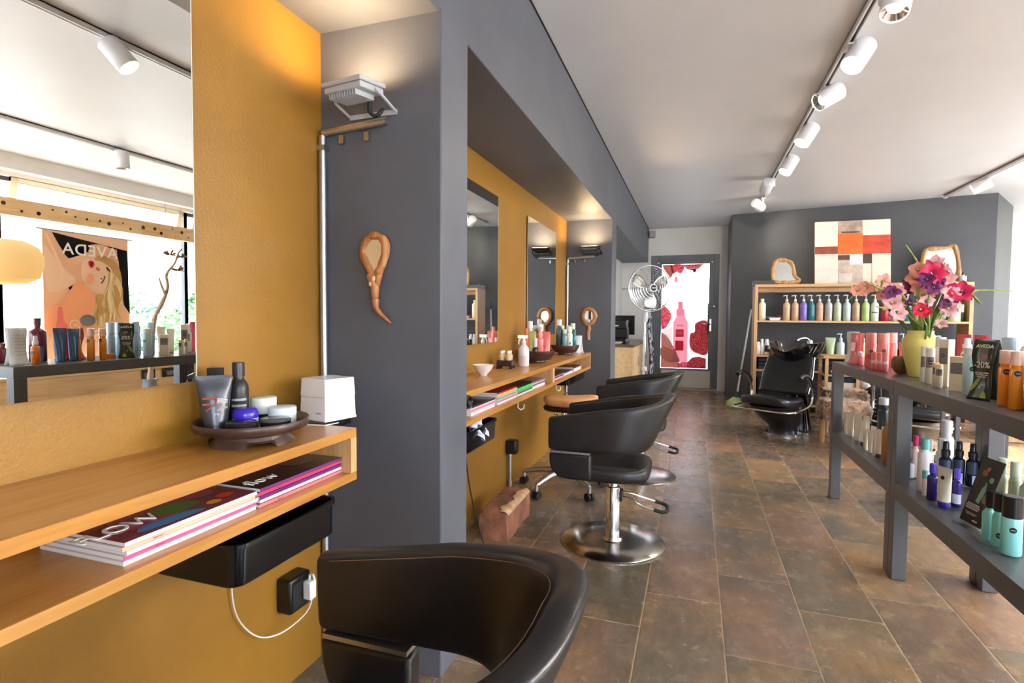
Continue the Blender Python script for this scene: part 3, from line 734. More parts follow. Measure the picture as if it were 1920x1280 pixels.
# ------------------------------------------------------------------ conduits and uplighters on the piers
WARM = (255, 206, 140)
def uplight(x, y, z, yp, body, scale, label, power, cond):
    """flood light facing the soffit, held on the pier face at y = yp"""
    t = thing('flood_light', label, 'wall lamp', (x, y, z), 0, None, rot=(math.radians(6), math.radians(0), math.radians(-8)))
    s = scale
    B(-.10*s, .10*s, -.075*s, .075*s, .012*s, .030*s).build('front_rim', body, t, bevel=.004*s)
    B(-.092*s, .092*s, -.067*s, .067*s, -.012*s, .012*s).build('housing', body, t, bevel=.004*s)
    fin = MB()
    for i in range(11): fin.box(-.075*s+i*.013*s, -.071*s+i*.013*s, -.06*s, .045*s, -.032*s, -.012*s)
    fin.build('cooling_fins', body, t)
    B(-.085*s, .085*s, -.06*s, .06*s, .030*s, .0312*s).build('lens', mat('lamp_glow_warm', (255, 226, 176), .5, emit=25., emit_rgb=WARM), t)
    # bracket
    br = MB().tube([(.096*s, 0, 0), (.11*s, .03*s, -.02*s), (.11*s, (yp-y)-.004, -.045*s)], .006*s, 6)
    br.tube([(-.096*s, 0, 0), (-.11*s, .03*s, -.02*s), (-.11*s, (yp-y)-.004, -.045*s)], .006*s, 6)
    br.box(-.112*s, .112*s, yp-y-.008, yp-y-.001, -.055*s, -.035*s)
    br.build('bracket', body, t, 40, rot=(-math.radians(6), 0, math.radians(8)))
    MB().tube(smooth_path([(.03*s, .05*s, -.03*s), (.03*s, .05*s, -.07*s), (.05*s, .06*s, -.085*s), (.07*s, .07*s, -.07*s), (.06*s, .09*s, -.055*s)]), .008*s, 8).build('lead', BLKM, t, 60)
    c = thing('conduit', cond, 'pipe', (XW+.016, yp-.016, 0))
    zz = z-.082
    MB().cyl((0, 0, .002), (0, 0, zz), .0115).build('riser', ALU, c, 60)
    MB().cyl((.004, 0, zz+.008), (x-XW+.04, 0, zz+.012+.01), .0115).build('horizontal_run', ALU, c, 60)
    for zc in (zz-.04, .42): MB().box(-.016, .016, -.0125, .0145, zc-.008, zc+.008).build('pipe_clip', STEEL, c)
    for xc in (.07, .16): MB().box(xc-.008, xc+.008, .0, .014, zz-.03, zz-.004).build('pipe_clip', STEEL, c)
    li = bpy.data.lights.new('flood_beam', 'AREA'); li.shape = 'RECTANGLE'; li.size = .17*s; li.size_y = .12*s
    li.energy = power; li.color = (1., .74, .44)
    lo = bpy.data.objects.new('flood_beam', li); COL.objects.link(lo); lo.parent = t
    lo.location = (0, 0, .036*s); lo.rotation_euler = (PI, 0, 0); li.spread = math.radians(165)
    return t
uplight(-.955, 1.375, 1.775, 1.477, pl(176, 178, 182, .4), .74, 'light grey finned flood light aimed up on the near pier', 2.0, 'silver conduit running up the near pier to the grey flood light')
uplight(-.905, 4.87, 1.745, 4.978, BLK, .8, 'black flood light glowing upward on the far pier', 2.4, 'silver conduit running up the far pier to the black flood light')

# ------------------------------------------------------------------ driftwood hand mirrors on the piers
def rough_tube(mb, pts, r, amp, n=10, seed=1, closed=False):
    rnd = random.Random(seed); pts = [Vector(p) for p in pts]
    rr = [q*(1+amp*(rnd.random()-.5)) for q in (r if hasattr(r, '__len__') else [r]*len(pts))]
    mb.tube(pts, rr, n, closed=closed); return mb
DRW = wood('driftwood', (112, 62, 26), (170, 108, 58), (206, 156, 100), 2, .38, 1.6)
DRW2 = wood('smooth_wood', (130, 84, 50), (170, 118, 76), (192, 144, 100), 2, .4, 1.2)
def loop_pts(cx, cz, a, b, pinch, n=30, seed=2, wob=.06):
    rnd = random.Random(seed); o = []
    ph = rnd.random()*6
    for i in range(n):
        t = 2*PI*i/n; s = 1+wob*math.sin(3*t+ph)+wob*.5*math.sin(5*t+2*ph)
        x = a*s*math.cos(t); z = b*s*math.sin(t)
        if z < 0: x *= 1-pinch*(-z/b)
        o.append((cx+x, 0, cz+z))
    return o
t = thing('driftwood_hand_mirror', 'gnarled driftwood hand mirror with a curling root tail on the near pier', 'mirror', (-.945, 1.462, 1.30))
mb = MB(); rough_tube(mb, loop_pts(0, .012, .041, .062, .45, 36), .0125, .5, 10, 5, True)
rough_tube(mb, [(-.02, -.0, -.045), (-.008, -.004, -.06), (.0, -.004, -.075), (.004, -.002, -.095), (.002, -.003, -.115), (.005, -.002, -.13)], [.013, .016, .013, .015, .011, .012], .3, 10, 3)
rough_tube(mb, [(.022, -.0, -.04), (.012, -.004, -.06), (.008, .002, -.09), (.0, .0, -.12)], [.012, .013, .009, .008], .3, 8, 8)
mb.build('driftwood_frame', DRW, t, subsurf=1)
MB().tube(smooth_path([(.003, 0, -.125), (.006, -.002, -.15), (.02, -.002, -.168), (.04, -.002, -.185), (.056, 0, -.199)]), [.012*(1-.75*i/20) for i in range(21)], 8).build('root_tail', DRW, t, 60)
MB().add([(x, -.002, z) for x, _, z in loop_pts(0, .012, .036, .057, .45, 36)], [tuple(range(36))]).build('glass', MIR, t)
for x, z in ((.004, -.062), (-.006, -.078)): MB().sph((x, -.0135, z), (.007, .004, .009)).build('pale_knot', pl(206, 180, 150, .5), t, 180)
t = thing('driftwood_hand_mirror', 'round wooden hand mirror with a straight smooth handle on the far pier', 'mirror', (-.928, 4.962, 1.135))
mb = MB(); rough_tube(mb, loop_pts(0, 0, .058, .072, .2, 30, 4, .03), .020, .35, 10, 6, True)
mb.build('wooden_frame', DRW2, t, subsurf=1)
MB().tube(smooth_path([(-.005, 0, -.075), (.004, 0, -.11), (-.004, 0, -.15), (-.003, 0, -.19), (.0, 0, -.215)]), [.017]*21, 10).build('handle', DRW2, t, 60)
MB().add([(x, -.004, z) for x, _, z in loop_pts(0, 0, .05, .064, .2, 30, 4, .03)], [tuple(range(30))]).build('glass', MIR, t)
# ------------------------------------------------------------------ styling chairs
LEA = leather('dark_leather', (25, 24, 26), (42, 37, 37), .32)
LEA2 = leather('rim_leather', (58, 38, 30), (78, 54, 42), .32)
THR = mat('thread', (120, 92, 74), .7)
def chair_mesh():
    p = {}
    # U shaped padded band; local front is +x
    N = 56; path = []
    xf, ys = .265, .255
    for i in range(N+1):
        s = -1+2*i/N; a = abs(s); sg = 1 if s > 0 else -1
        if a > .52:                                   # straight arm
            k = (a-.52)/.48
            x = -.02+(xf+.02)*k; y = ys-.012*k; nx, ny = .03, 1.; wb = max(0, 1-k*1.6)
            x0 = x1 = x; y0 = y1 = y*sg
            back = 0.
        else:
            th = PI/2*(1-a/.52)                      # 0 at the arm, 90 deg at the back middle
            e = .82
            cx, sx = abs(math.cos(th))**e, abs(math.sin(th))**e
            y0 = y1 = ys*cx*sg
            x0 = -.02-.165*sx; x1 = -.02-.285*sx
            back = sx
            nx, ny = -math.sin(th), math.cos(th)
        path.append((x0, y0*(1-.03*back), x1, y1, Vector((nx, ny*sg, 0)).normalized(), back, a))
    rs = []; seam = []; seam2 = []
    n = 20
    for (x0, y0, x1, y1, nr, back, a) in path:
        zb = .500-.004*back; rise = 1-max(0, a-.0)
        zt = .655+.110*(1-a)**1.05 if a < 1 else .655
        th_b, th_t = .042, .048+.012*back
        h = zt-zb; ring = []
        for j in range(n):
            an = 2*PI*j/n; cu, sv = math.cos(an), math.sin(an)
            # super-ellipse section
            uu = (abs(cu)**.42)*(1 if cu > 0 else -1); vv = (abs(sv)**(.30 if sv < 0 else .34))*(1 if sv > 0 else -1)
            v = .5+.5*vv; th = th_b+(th_t-th_b)*v**2
            z = zb+h*v
            bx, by = x0+(x1-x0)*v, y0+(y1-y0)*v
            ring.append(Vector((bx, by, z))+nr*(uu*th/2-th/2))
        rs.append(ring)
        if abs(a) < .985:
            bx, by = x0+(x1-x0)*.93, y0+(y1-y0)*.93
            seam.append(Vector((bx, by, zb+h*.93))-nr*(th_t*.985+.0))
    def shrink(r, k, dx):
        c = sum(r, Vector())/len(r); return [c+(q-c)*k+Vector((dx, 0, 0)) for q in r]
    rs = [shrink(rs[0], .90, .012), shrink(rs[0], .97, .007)]+rs+[shrink(rs[-1], .97, .007), shrink(rs[-1], .90, .012)]
    p['band'] = MB().rings(rs); p['seam'] = MB().tube(seam, .0009, 5)
    seat = []
    m = 36
    def rrect(x0, x1, hw, r, z, k=1.):
        out = []
        cx, cw = (x0+x1)/2, (x1-x0)/2
        for i in range(m):
            an = 2*PI*i/m; c, s_ = math.cos(an), math.sin(an)
            q = .45 if c > 0 else .62
            out.append((cx+cw*k*abs(c)**q*(1 if c > 0 else -1), hw*k*abs(s_)**.45*(1 if s_ > 0 else -1), z))
        return out
    seat = [rrect(-.185, .27, .208, 0, z, k) for z, k in ((.348, .90), (.352, .96), (.364, .99), (.388, 1.0), (.404, .99), (.415, .955), (.421, .88), (.424, .6))]
    p['seat'] = MB().rings(seat)
    return p
CH = chair_mesh()
def styling_chair(x, y, rz, label):
    t = thing('styling_chair', label, 'chair', (x, y, 0), rz, 'leather styling chairs')
    CH['band'].build('back_and_arm_band', LEA, t, 180, subsurf=1)
    CH['seam'].build('stitched_seam', THR, t, 180)
    CH['seat'].build('seat', LEA, t, 180, subsurf=1)
    for s in (-1, 1):
        y0, y1 = sorted((s*.20, s*.248))
        # lower side panel with rounded lower front corner
        poly = [(.07, .372), (.17, .366), (.225, .376), (.256, .40), (.268, .44), (.270, .487), (.07, .487)]
        M = Matrix(((1, 0, 0, 0), (0, 0, 1, 0), (0, 1, 0, 0), (0, 0, 0, 1)))
        MB().prism(poly, y0, y1, M=M).build('side_panel', LEA, t, bevel=.010, seg=3)
        q = B(.075, .262, y0+.002, y1+(.002 if s > 0 else 0), .489, .4985)
        st = q.build('metal_strip', ALU, t)
        sc = MB()
        for xx in (.12, .21): sc.cyl((xx, s*.2505, .494), (xx, s*.2475, .494), .0025)
        sc.build('screw', BLKM, st)
    MB().lathe([(.255, 0), (.256, .006), (.250, .010), (.12, .014), (.05, .018), (.045, .03)], n=64).build('base_disc', mat('base_steel', (200, 197, 192), .2, 1.), t, 40)
    MB().lathe([(.035, .017), (.035, .275), (.033, .280), (.022, .282), (.022, .36)], n=32).build('hydraulic_column', CHROME, t, 40)
    MB().lathe([(.022, .325), (.09, .328), (.11, .346)], n=24).build('seat_plate', BLKM, t, 40)
    # foot pump: two rods and a rubber loop, towards the back
    pm = MB()
    pm.tube(smooth_path([(-.03, -.03, .245), (-.08, -.035, .245), (-.14, -.05, .225), (-.22, -.06, .205)]), .0055, 8)
    pm.tube(smooth_path([(-.03, .0, .232), (-.08, .0, .228), (-.14, .008, .20), (-.22, .01, .185)]), .0055, 8)
    po_ = pm.build('pump_pedal', CHROME, t, 60)
    MB().tube(smooth_path([(-.20, -.058, .209), (-.235, -.064, .200), (-.258, -.05, .194), (-.262, -.025, .188), (-.258, .0, .184), (-.235, .012, .182), (-.20, .009, .188)]), .0095, 10).build('rubber_grip', RUB, po_, 60)
    B(-.045, -.025, -.045, .01, .21, .262).build('pump_socket', BLKM, t, bevel=.003)
    return t
styling_chair(-.372, 2.70, PI, 'dark leather barrel styling chair in the middle, its whole steel disc foot in view')
styling_chair(-.36, 3.93, PI, 'dark leather barrel styling chair farthest from the camera, partly behind the middle chair')
styling_chair(-.42, .665, PI, 'brown-black leather styling chair nearest the camera, cut off at the bottom edge')

# ------------------------------------------------------------------ saddle stool
t = thing('saddle_stool', 'rolling stool with a tan wooden-looking saddle seat behind the middle chair', 'stool', (-.80, 3.43, 0), 0)
def saddle(z0, z1, k, top=True):
    rs = []
    for (z, s) in ((z0, .86), (z0+(z1-z0)*.25, .97), (z0+(z1-z0)*.75, 1.), (z1, .93)):
        ring = []
        for i in range(40):
            a = 2*PI*i/40; c, sn = math.cos(a), math.sin(a)
            w = .125+.02*math.cos(2*a) if c < 0 else .125*(1-.52*c**1.1)+.02*c
            x = .155*c*(1 if c < 0 else 1.35)
            ring.append((x*s+.02, w*s*sn*(1.05 if c < 0 else 1.), z+(.022*max(0, c)**2 if top else .012*max(0, c)**2)-.008*abs(sn)*(1 if top else 0)))
        rs.append(ring)
    return MB().rings(rs)
saddle(.552, .618, 1).build('wooden_seat_top', wood('saddle_wood', (186, 126, 72), (216, 158, 104), (230, 178, 126), 0, .3, .7), t, 180, subsurf=1)
saddle(.515, .555, 1, False).build('dark_seat_pad', mat('dark_brown_pad', (44, 26, 22), .45), t, 180, subsurf=1)
MB().cyl((0, 0, .09), (0, 0, .30), .028).cyl((0, 0, .28), (0, 0, .52), .014).build('gas_column', CHROME, t, 50)
MB().tube(smooth_path([(-.05, 0, .52), (-.055, .0, .49), (-.02, 0, .47), (.02, 0, .47), (.055, 0, .49), (.05, 0, .52)]), .008, 8).build('seat_spring', CHROME, t, 50)
for i in range(5):
    a = 2*PI*i/5+math.radians(-5.0)-PI
    e = Vector((math.cos(a)*.275, math.sin(a)*.275, 0)); d_ = e.normalized()
    lg = MB().tube([d_*.02+Vector((0, 0, .125)), d_*.15+Vector((0, 0, .115)), e+Vector((0, 0, .088))], [.024, .019, .014], 8)
    lg.cyl(e+Vector((0, 0, .095)), e+Vector((0, 0, .05)), .012)
    l_ = lg.build('star_leg', ALU, t, 60)
    n_ = Vector((-d_.y, d_.x, 0)); cb = MB()
    for s in (-1, 1): cb.cyl(e+n_*s*.006+Vector((0, 0, .027)), e+n_*s*.022+Vector((0, 0, .027)), .026)
    cb.build('caster', RUB, l_, 50)

# ------------------------------------------------------------------ brick
t = thing('brick', 'rough reddish brick block with a pale worn edge on the floor by the yellow wall', 'brick', (-.945, 2.72, 0), math.radians(1))
m = paint('brick_clay', (132, 84, 62), .8, .3, .6, 40., 9.)
mb = MB(); rnd = random.Random(3)
def bgrid():
    rs = []
    prof = [(-.075, 0), (-.078, .07), (-.074, .136), (-.06, .146), (.04, .148), (.062, .143), (.074, .125), (.077, .06), (.075, 0)]
    for j in range(13):
        y = -.215+.43*j/12; r = random.Random(j)
        rs.append([(x*(1 if 0 < j < 12 else .96)+(r.random()-.5)*.008, y, max(0, z*(1 if 0 < j < 12 else .95)+(r.random()-.5)*(.008 if z > .01 else 0))) for x, z in prof])
    return rs
mb.rings(bgrid()).build('brick_body', m, t, 30)
def we(u, v):
    a = .030+.012*math.sin(11*v+3)+.008*math.sin(29*v); x = a+(.078-a)*u
    return (x, -.205+.40*v, .1515-max(0, x-.052)**1.0*.30-max(0, x-.068)*1.2)
MB().grid(we, 6, 22).build('worn_edge', paint('worn_pale', (190, 154, 118), .85, .2, .5, 60., 14.), t, 60, solid=.0015)

# ------------------------------------------------------------------ display shelf: two dark grey units end to end
def display(y0, y1, label, xl=.825, xr=1.20):
    t = thing('display_shelf', label, 'shelf', (xl, y0, 0))
    w, L, p = xr-xl, y1-y0, .055
    B(0, w, 0, L, .803, .858).build('top_board', SHELFG, t, bevel=.002)
    s = B(0, .05, p, L-p, .355, .42).box(w-.05, w, p, L-p, .355, .42).build('shelf_rail', SHELFG, t, bevel=.0015)
    B(.052, w-.052, 0.001, L-.001, .37, .416).build('shelf_board', SHELFG, t)
    for i, (xx, yy) in enumerate(((0, 0), (w-p, 0), (0, L-p), (w-p, L-p))):
        B(xx, xx+p, yy, yy+p, .002, .803).build('leg', SHELFG, t, bevel=.002)
    return t
display(1.60, 2.7545, 'near unit of the dark grey display shelf, carrying the orange bottles and discount card')
display(2.757, 3.875, 'far unit of the dark grey display shelf, carrying the pink bottles and flower vase')
ZT, ZL = .8585, .4205
# ------------------------------------------------------------------ products on the display shelf
PK = pl(240, 128, 128, .28); PK2 = pl(244, 150, 140, .2); PKR = pl(224, 72, 84, .3); COR = pl(236, 106, 92, .25)
CRM = pl(232, 220, 196, .35); CRW = pl(232, 228, 216, .35); TAU = pl(120, 112, 110, .4); LB = pl(186, 212, 218, .3)
ORG = pl(232, 142, 36, .25); PCH = pl(236, 198, 178, .25)
g = 'pink bottles on the display shelf'
def leaflet(x, y, z, w, h, depth, rotz, m, label, cat='leaflet', wave=.0, group=None, name='leaflet_stand', both=True):
    """folded card standing like a narrow curved tent; local front -y"""
    t = thing(name, label, cat, (x, y, z), rotz, group)
    def fn(sgn):
        def g_(u, v):
            yy = sgn*depth*(1-v)**1.0-wave*math.sin(v*PI*1.6)*1.0*sgn
            ww = w*(1-.10*math.sin(v*PI))
            return ((u-.5)*ww, yy, v*h)
        return g_
    MB().grid(fn(-1), 3, 14).build('front_sheet', m, t, 180, solid=.0008)
    if both: MB().grid(fn(1), 3, 14).build('rear_sheet', m, t, 180, solid=.0008)
    return t
def FM(x, y, z, face, r=.0):  # frame on a vertical plane facing direction angle `face`
    n = Vector((math.cos(face), math.sin(face), 0)); right = Vector((-n.y, n.x, 0))
    return frame_M(Vector((x, y, z))+n*r, right, (0, 0, 1))
leaflet(.918, 3.80, ZT, .07, .19, .03, math.radians(-62), pl(228, 232, 228, .4), 'white curved leaflet stand at the far end of the display shelf', wave=.012)
t = leaflet(.905, 3.655, ZT, .075, .186, .026, math.radians(-60), PK, 'tall pink leaflet stand between the white leaflet and the pink bottles', wave=.006)
Flat(t, frame_M((-.01, -.024, .05), (1, 0, 0), (0, .12, 1)), .0005).rect('print', -.015, .015, .03, .08, PKR)
bottle('spray_bottle', .905, 3.60, ZT, .014, .082, PK, CLR, 'small pink bottle with clear cap in front of the pink leaflet, farther of the pair', 'bottle', g, capr=.8, caph=.3)
bottle('spray_bottle', .905, 3.565, ZT, .014, .076, PK, CLR, 'small pink bottle with clear cap in front of the pink leaflet, nearer of the pair', 'bottle', g, capr=.8, caph=.3)
bottle('pink_bottle', .913, 3.43, ZT, .0265, .192, PK, PK2, 'large pink round bottle with black dot, left of the two tall ones', 'bottle', g, caph=.3, capr=.97, dot=.47, lab=PKR, labz=(.27, .40))
bottle('pink_bottle', .95, 3.35, ZT, .0265, .192, PK, PK2, 'large pink round bottle with black dot, right of the two tall ones', 'bottle', g, caph=.3, capr=.97, dot=.52, lab=PKR, labz=(.27, .40))
bottle('pink_bottle', 1.04, 3.53, ZT, .0265, .192, COR, PK2, 'large coral bottle standing behind the two tall pink ones', 'bottle', g, caph=.3, capr=.97)
for i, (x, y) in enumerate(((.893, 3.285), (.905, 3.245), (.917, 3.205))):
    bottle('pink_bottle', x, y, ZT, .0155, .096, PK, PK2, 'small pink travel bottle with white label dot, %s of the front three' % ['leftmost', 'middle', 'rightmost'][i], 'bottle', g, caph=.38, capr=.9, lab=pl(236, 232, 236, .3), labz=(.40, .55))
for i, (x, y, rz) in enumerate(((1.03, 3.30, -.6), (1.06, 3.17, -.5))):
    tube_up('pink_tube', x, y, ZT, .062, .15, math.radians(-55), COR, PK2, 'coral pink flat tube standing behind the wooden bowl, %s one' % ['left', 'right'][i], 'tube', g)
t = thing('wooden_cup', 'rough brown hollow wooden ball between the pink bottles and the yellow vase', 'bowl', (.955, 3.085, ZT))
MB().lathe([(.014, 0), (.03, .010), (.043, .035), (.046, .058), (.040, .078), (.033, .086), (.028, .083), (.034, .07), (.036, .05), (.02, .02), (.002, .018)], n=28).build('cup_body', wood('rough_wood', (92, 66, 38), (128, 96, 58), (158, 124, 82), 2, .6, 2.), t, 60)
for i, (x, y) in enumerate(((1.15, 2.96), (1.165, 2.84))):
    leaflet(x, y, ZT, .07, .20, .022, math.radians(-75), pl(214, 70, 88, .35), 'rose red leaflet stand behind the cream boxes, %s of two' % ['left', 'right'][i], 'leaflet', .004, 'rose leaflet stands')
g = 'cream toiletries on the display shelf'
bottle('cream_bottle', .924, 2.735, ZT, .0115, .152, CRW, CRW, 'slim cream bottle touching the yellow vase', 'bottle', g, caph=.12, capr=.97, lab=TAU, labz=(.42, .72))
bottle('cream_bottle', .925, 2.672, ZT, .0165, .148, CRW, CRW, 'cream bottle with taupe label and dot, second from the yellow vase', 'bottle', g, caph=.12, capr=.97, lab=TAU, labz=(.45, .75), dot=.6)
bottle('cream_bottle', .97, 2.70, ZT, .019, .192, CRW, CLR, 'tall cream bottle with clear cap, behind the slim cream ones', 'bottle', g, caph=.2, capr=.95)
def carton(x, y, z, w, d, h, rz, m, label, group=None, lab=None, dot=False, name='carton', cat='box', lz=(.5, .8)):
    t = thing(name, label, cat, (x, y, z), rz, group)
    B(-w/2, w/2, -d/2, d/2, 0, h).build('carton_body', m, t, bevel=.0008)
    if lab: B(-w*.42, w*.42, -d/2-.0006, -d/2, h*lz[0], h*lz[1]).build('label_panel', lab, t)
    if dot:
        Flat(t, frame_M((0, -d/2-.0006, h*.66), (1, 0, 0), (0, 0, 1)), .0004).ell('dot_mark', 0, 0, .0075, .0075, DOT)
        MB().box(-.0048, .0048, -d/2-.0016, -d/2-.0012, h*.66-.001, h*.66+.001).build('dot_lettering', pl(200, 200, 200), t)
    return t
AF = math.radians(-62)
carton(.945, 2.575, ZT, .040, .030, .187, AF, CRM, 'tall cream carton with taupe label panel in the cream group', g, TAU, True, lz=(.48, .82))
bottle('cream_jar', .905, 2.557, ZT, .0115, .096, CRM, pl(238, 206, 158), 'little cream pot with apricot lid, left of the pair at the front edge', 'jar', g, caph=.16, capr=.97, lab=TAU, labz=(.52, .80))
bottle('cream_jar', .902, 2.517, ZT, .0125, .092, CRM, pl(238, 206, 158), 'little cream pot with apricot lid, right of the pair at the front edge', 'jar', g, caph=.16, capr=.97, lab=TAU, labz=(.52, .80), dot=.68)
carton(.935, 2.432, ZT, .046, .040, .128, math.radians(-50), pl(226, 214, 182, .4), 'stout pale cream carton right of the little cream pots', g, TAU, lz=(.5, .82))
bottle('light_blue_bottle', .925, 2.318, ZT, .0235, .166, LB, CRW, 'pale blue bottle with a black dot next to the dark discount card', 'bottle', 'pale blue bottles on the display shelf', caph=.16, capr=.95, dot=.56)
# discount card
def curvy_card(x, y, rz, label, w=.062, h=.20, red=False):
    t = thing('discount_card', label, 'sign', (x, y, ZT), rz)
    CD = pl(34, 44, 36, .3) if not red else pl(150, 34, 48, .35)
    ln = lambda v: .020*math.sin(v*PI*2.0)
    def fr(u, v): return ((u-.5)*w*(1.22-.30*math.sin(PI*min(1, v*1.35))), -.030*(1-v)+.006*math.sin(v*PI*2), v*h)
    def bk(u, v): return ((u-.5)*w*(1.22-.30*math.sin(PI*min(1, v*1.35))), .030*(1-v)-.006*math.sin(v*PI*2), v*h)
    MB().grid(fr, 4, 16).build('front_sheet', CD, t, 180, solid=.0007)
    MB().grid(bk, 4, 16).build('rear_sheet', pl(60, 70, 66, .3), t, 180, solid=.0007)
    if red:
        text('AVEDA', .017, pl(240, 200, 200), t, frame_M((0, -.0055, h*.90), (1, 0, 0), (0, .15, 1)), bold=True); return t
    INK = pl(232, 228, 214, .4)
    def fm(v, dz=.0016): 
        p = Vector(fr(.5, v)); q = Vector(fr(.5, v+.05)); return frame_M(p+Vector((0, -dz, 0)), (1, 0, 0), (q-p))
    text('AVEDA', .0175, pl(206, 206, 160, .4), t, fm(.885), bold=True)
    text('-20%', .0285, INK, t, fm(.58, .003), bold=True, xs=.88)
    text('auf ausgewählte\nProdukte und\nPflege Sets', .0068, INK, t, fm(.42, .0035), bold=True)
    F = Flat(t, fm(.20, .003), .0003)
    F.poly('printed_leaf', [(-.034, -.01), (-.02, .022), (-.004, .034), (-.012, .008), (-.03, -.012)], pl(120, 140, 50, .4), 30)
    F.poly('printed_leaf', [(.002, -.03), (.012, -.008), (.022, -.03), (.012, -.036)], pl(150, 170, 50, .4), 24)
    F.text('V', -.002, .002, .012, INK)
    F2 = Flat(t, fm(.73, .002), .0003)
    F2.poly('printed_petal', [(-.01, 0), (.0, .009), (.012, .006), (.016, -.006), (.004, -.009)], pl(120, 60, 66, .4), 24)
    return t
curvy_card(.912, 2.185, math.radians(-60), 'dark green curved card reading minus twenty percent among the bottles')
carton(.965, 2.13, ZT, .05, .035, .026, AF, pl(206, 130, 52, .4), 'small low amber wooden block behind the discount card', None, name='amber_block', cat='block')
for i, (x, y, h) in enumerate(((.905, 2.052, .172), (.905, 1.99, .172), (.95, 2.02, .172), (.96, 1.955, .172))):
    bottle('orange_bottle', x, y, ZT, .0175, h, ORG, PCH, 'orange bottle with a clear cap and dot, %s' % ['front one nearest the discount card', 'front one at the photo edge', 'back one nearest the discount card', 'back one at the photo edge'][i], 'bottle', 'orange bottles on the display shelf', caph=.24, capr=.92, dot=.62)
g = 'blue grey bottles behind the discount card'
for i, (x, y, h) in enumerate(((1.04, 2.33, .205), (1.08, 2.26, .20), (1.09, 2.46, .2), (1.13, 2.40, .18), (1.05, 2.19, .2))):
    bottle('blue_grey_bottle', x, y, ZT, .022, h, pl(150, 172, 190, .25), pl(176, 196, 212, .15), 'translucent blue grey bottle in the back row, %s' % ['just behind the pale blue bottle', 'right behind the discount card top', 'leftmost of the five', 'second from the left, shortest', 'nearest the orange bottles'][i], 'bottle', g, caph=.3, capr=.9)
g = 'toiletries reflected in the near mirror'
BLT = pl(44, 84, 124, .3)
t = tube_up('blue_tube', .935, 1.86, ZT, .06, .176, math.radians(-85), BLT, pl(60, 100, 140, .25), 'blue squeeze tube, left of the two big ones seen in the near mirror', group='blue tubes on the display shelf')
t = tube_up('blue_tube', .945, 1.93, ZT, .055, .172, math.radians(-85), BLT, pl(60, 100, 140, .25), 'blue squeeze tube, right of the two big ones seen in the near mirror', group='blue tubes on the display shelf')
tube_up('blue_tube', .98, 1.79, ZT, .045, .085, math.radians(-85), BLT, pl(60, 100, 140, .25), 'small blue squeeze tube left of the big ones in the near mirror', group='blue tubes on the display shelf')
bottle('orange_spray', .905, 1.735, ZT, .018, .14, pl(232, 122, 40, .25), CLR, 'short orange spray bottle with clear top beside the white card in the near mirror', 'bottle', 'orange bottles on the display shelf', style='mist', caph=.3, dot=.4, capr=.7)
bottle('maroon_bottle', 1.06, 1.83, ZT, .038, .225, pl(104, 30, 44, .2), pl(90, 22, 36, .2), 'big dark red bottle behind the blue tubes in the near mirror', 'bottle', g, caph=.16, capr=.4, shoulder=.16)
bottle('maroon_bottle', 1.10, 1.70, ZT, .025, .10, pl(104, 30, 44, .2), pl(90, 22, 36, .2), 'short dark red bottle behind the white card in the near mirror', 'bottle', g, caph=.16, capr=.5, shoulder=.16)
curvy_card(1.03, 1.965, math.radians(-85), 'red card with pale lettering behind the blue tubes in the near mirror', .1, .17, True)
t = leaflet(.92, 1.665, ZT, .075, .18, .035, math.radians(-80), pl(232, 234, 236, .4), 'white info card with small print at the left end of the near mirror', 'leaflet', .01)
F = Flat(t, frame_M((0, -.03, .08), (1, 0, 0), (0, .18, 1)), .0004)
for i in range(7): F.rect('print', -.025, .012+.01*(i % 3)*.6, -.03+.016*i, -.0285+.016*i, pl(150, 150, 154))
for i, (x, y, h, w) in enumerate(((1.13, 2.56, .17, .055), (1.12, 2.62, .155, .05))):
    tube_up('cream_tube', x, y, ZT, w, h, math.radians(-85), CRM, pl(236, 206, 160, .3), 'cream squeeze tube with sandy cap in the back row, %s' % ['taller', 'shorter'][i], 'tube', 'cream tubes in the back row')
bottle('cream_pump', 1.06, 2.70, ZT, .020, .19, CRW, CLR, 'cream spray bottle with taupe label at the right edge of the near mirror', 'bottle', g, caph=.22, capr=.8, lab=TAU, labz=(.4, .65), style='mist')

# lower shelf: cream tubes and bottles
g = 'white tubes on the lower display shelf'
WT = pl(228, 220, 200, .35)
tl = [(.894, 3.775, .055, .136), (.90, 3.715, .055, .144), (.93, 3.68, .05, .15), (.905, 3.60, .055, .152), (.94, 3.55, .05, .155), (.90, 3.455, .052, .146), (.935, 3.42, .05, .12),
      (.885, 3.345, .04, .115), (.893, 3.295, .042, .12), (.90, 3.245, .045, .13), (.90, 3.18, .058, .145), (.94, 3.23, .05, .15)]
dsc = ['at the far post', 'second from the far post', 'behind the second one', 'third in the front row', 'behind the third one', 'with brown foot in the middle of the row', 'behind the brown footed one',
       'small and slim, left of three', 'small and slim, middle of three', 'small and slim, right of three', 'with brown foot beside the tan bottle', 'tallest at the back near the tan bottle']
for i, (x, y, w, h) in enumerate(tl):
    br = i in (5, 10)
    tube_up('white_tube', x, y, ZL, w*.82, h, math.radians(-58+((i*37) % 13)-6), WT, pl(92, 50, 40, .3) if br else pl(216, 214, 208, .3), 'cream white squeeze tube %s' % dsc[i], 'tube', g, lean=math.radians(((i*23) % 7)-3))
bottle('tan_bottle', .905, 3.07, ZL, .0275, .20, pl(172, 112, 66, .4), pl(172, 112, 66, .4), 'tan brown rounded bottle with black dot on the lower shelf by the double post', 'bottle', None, caph=.06, capr=.6, shoulder=.2, neck=.02, dot=.48)
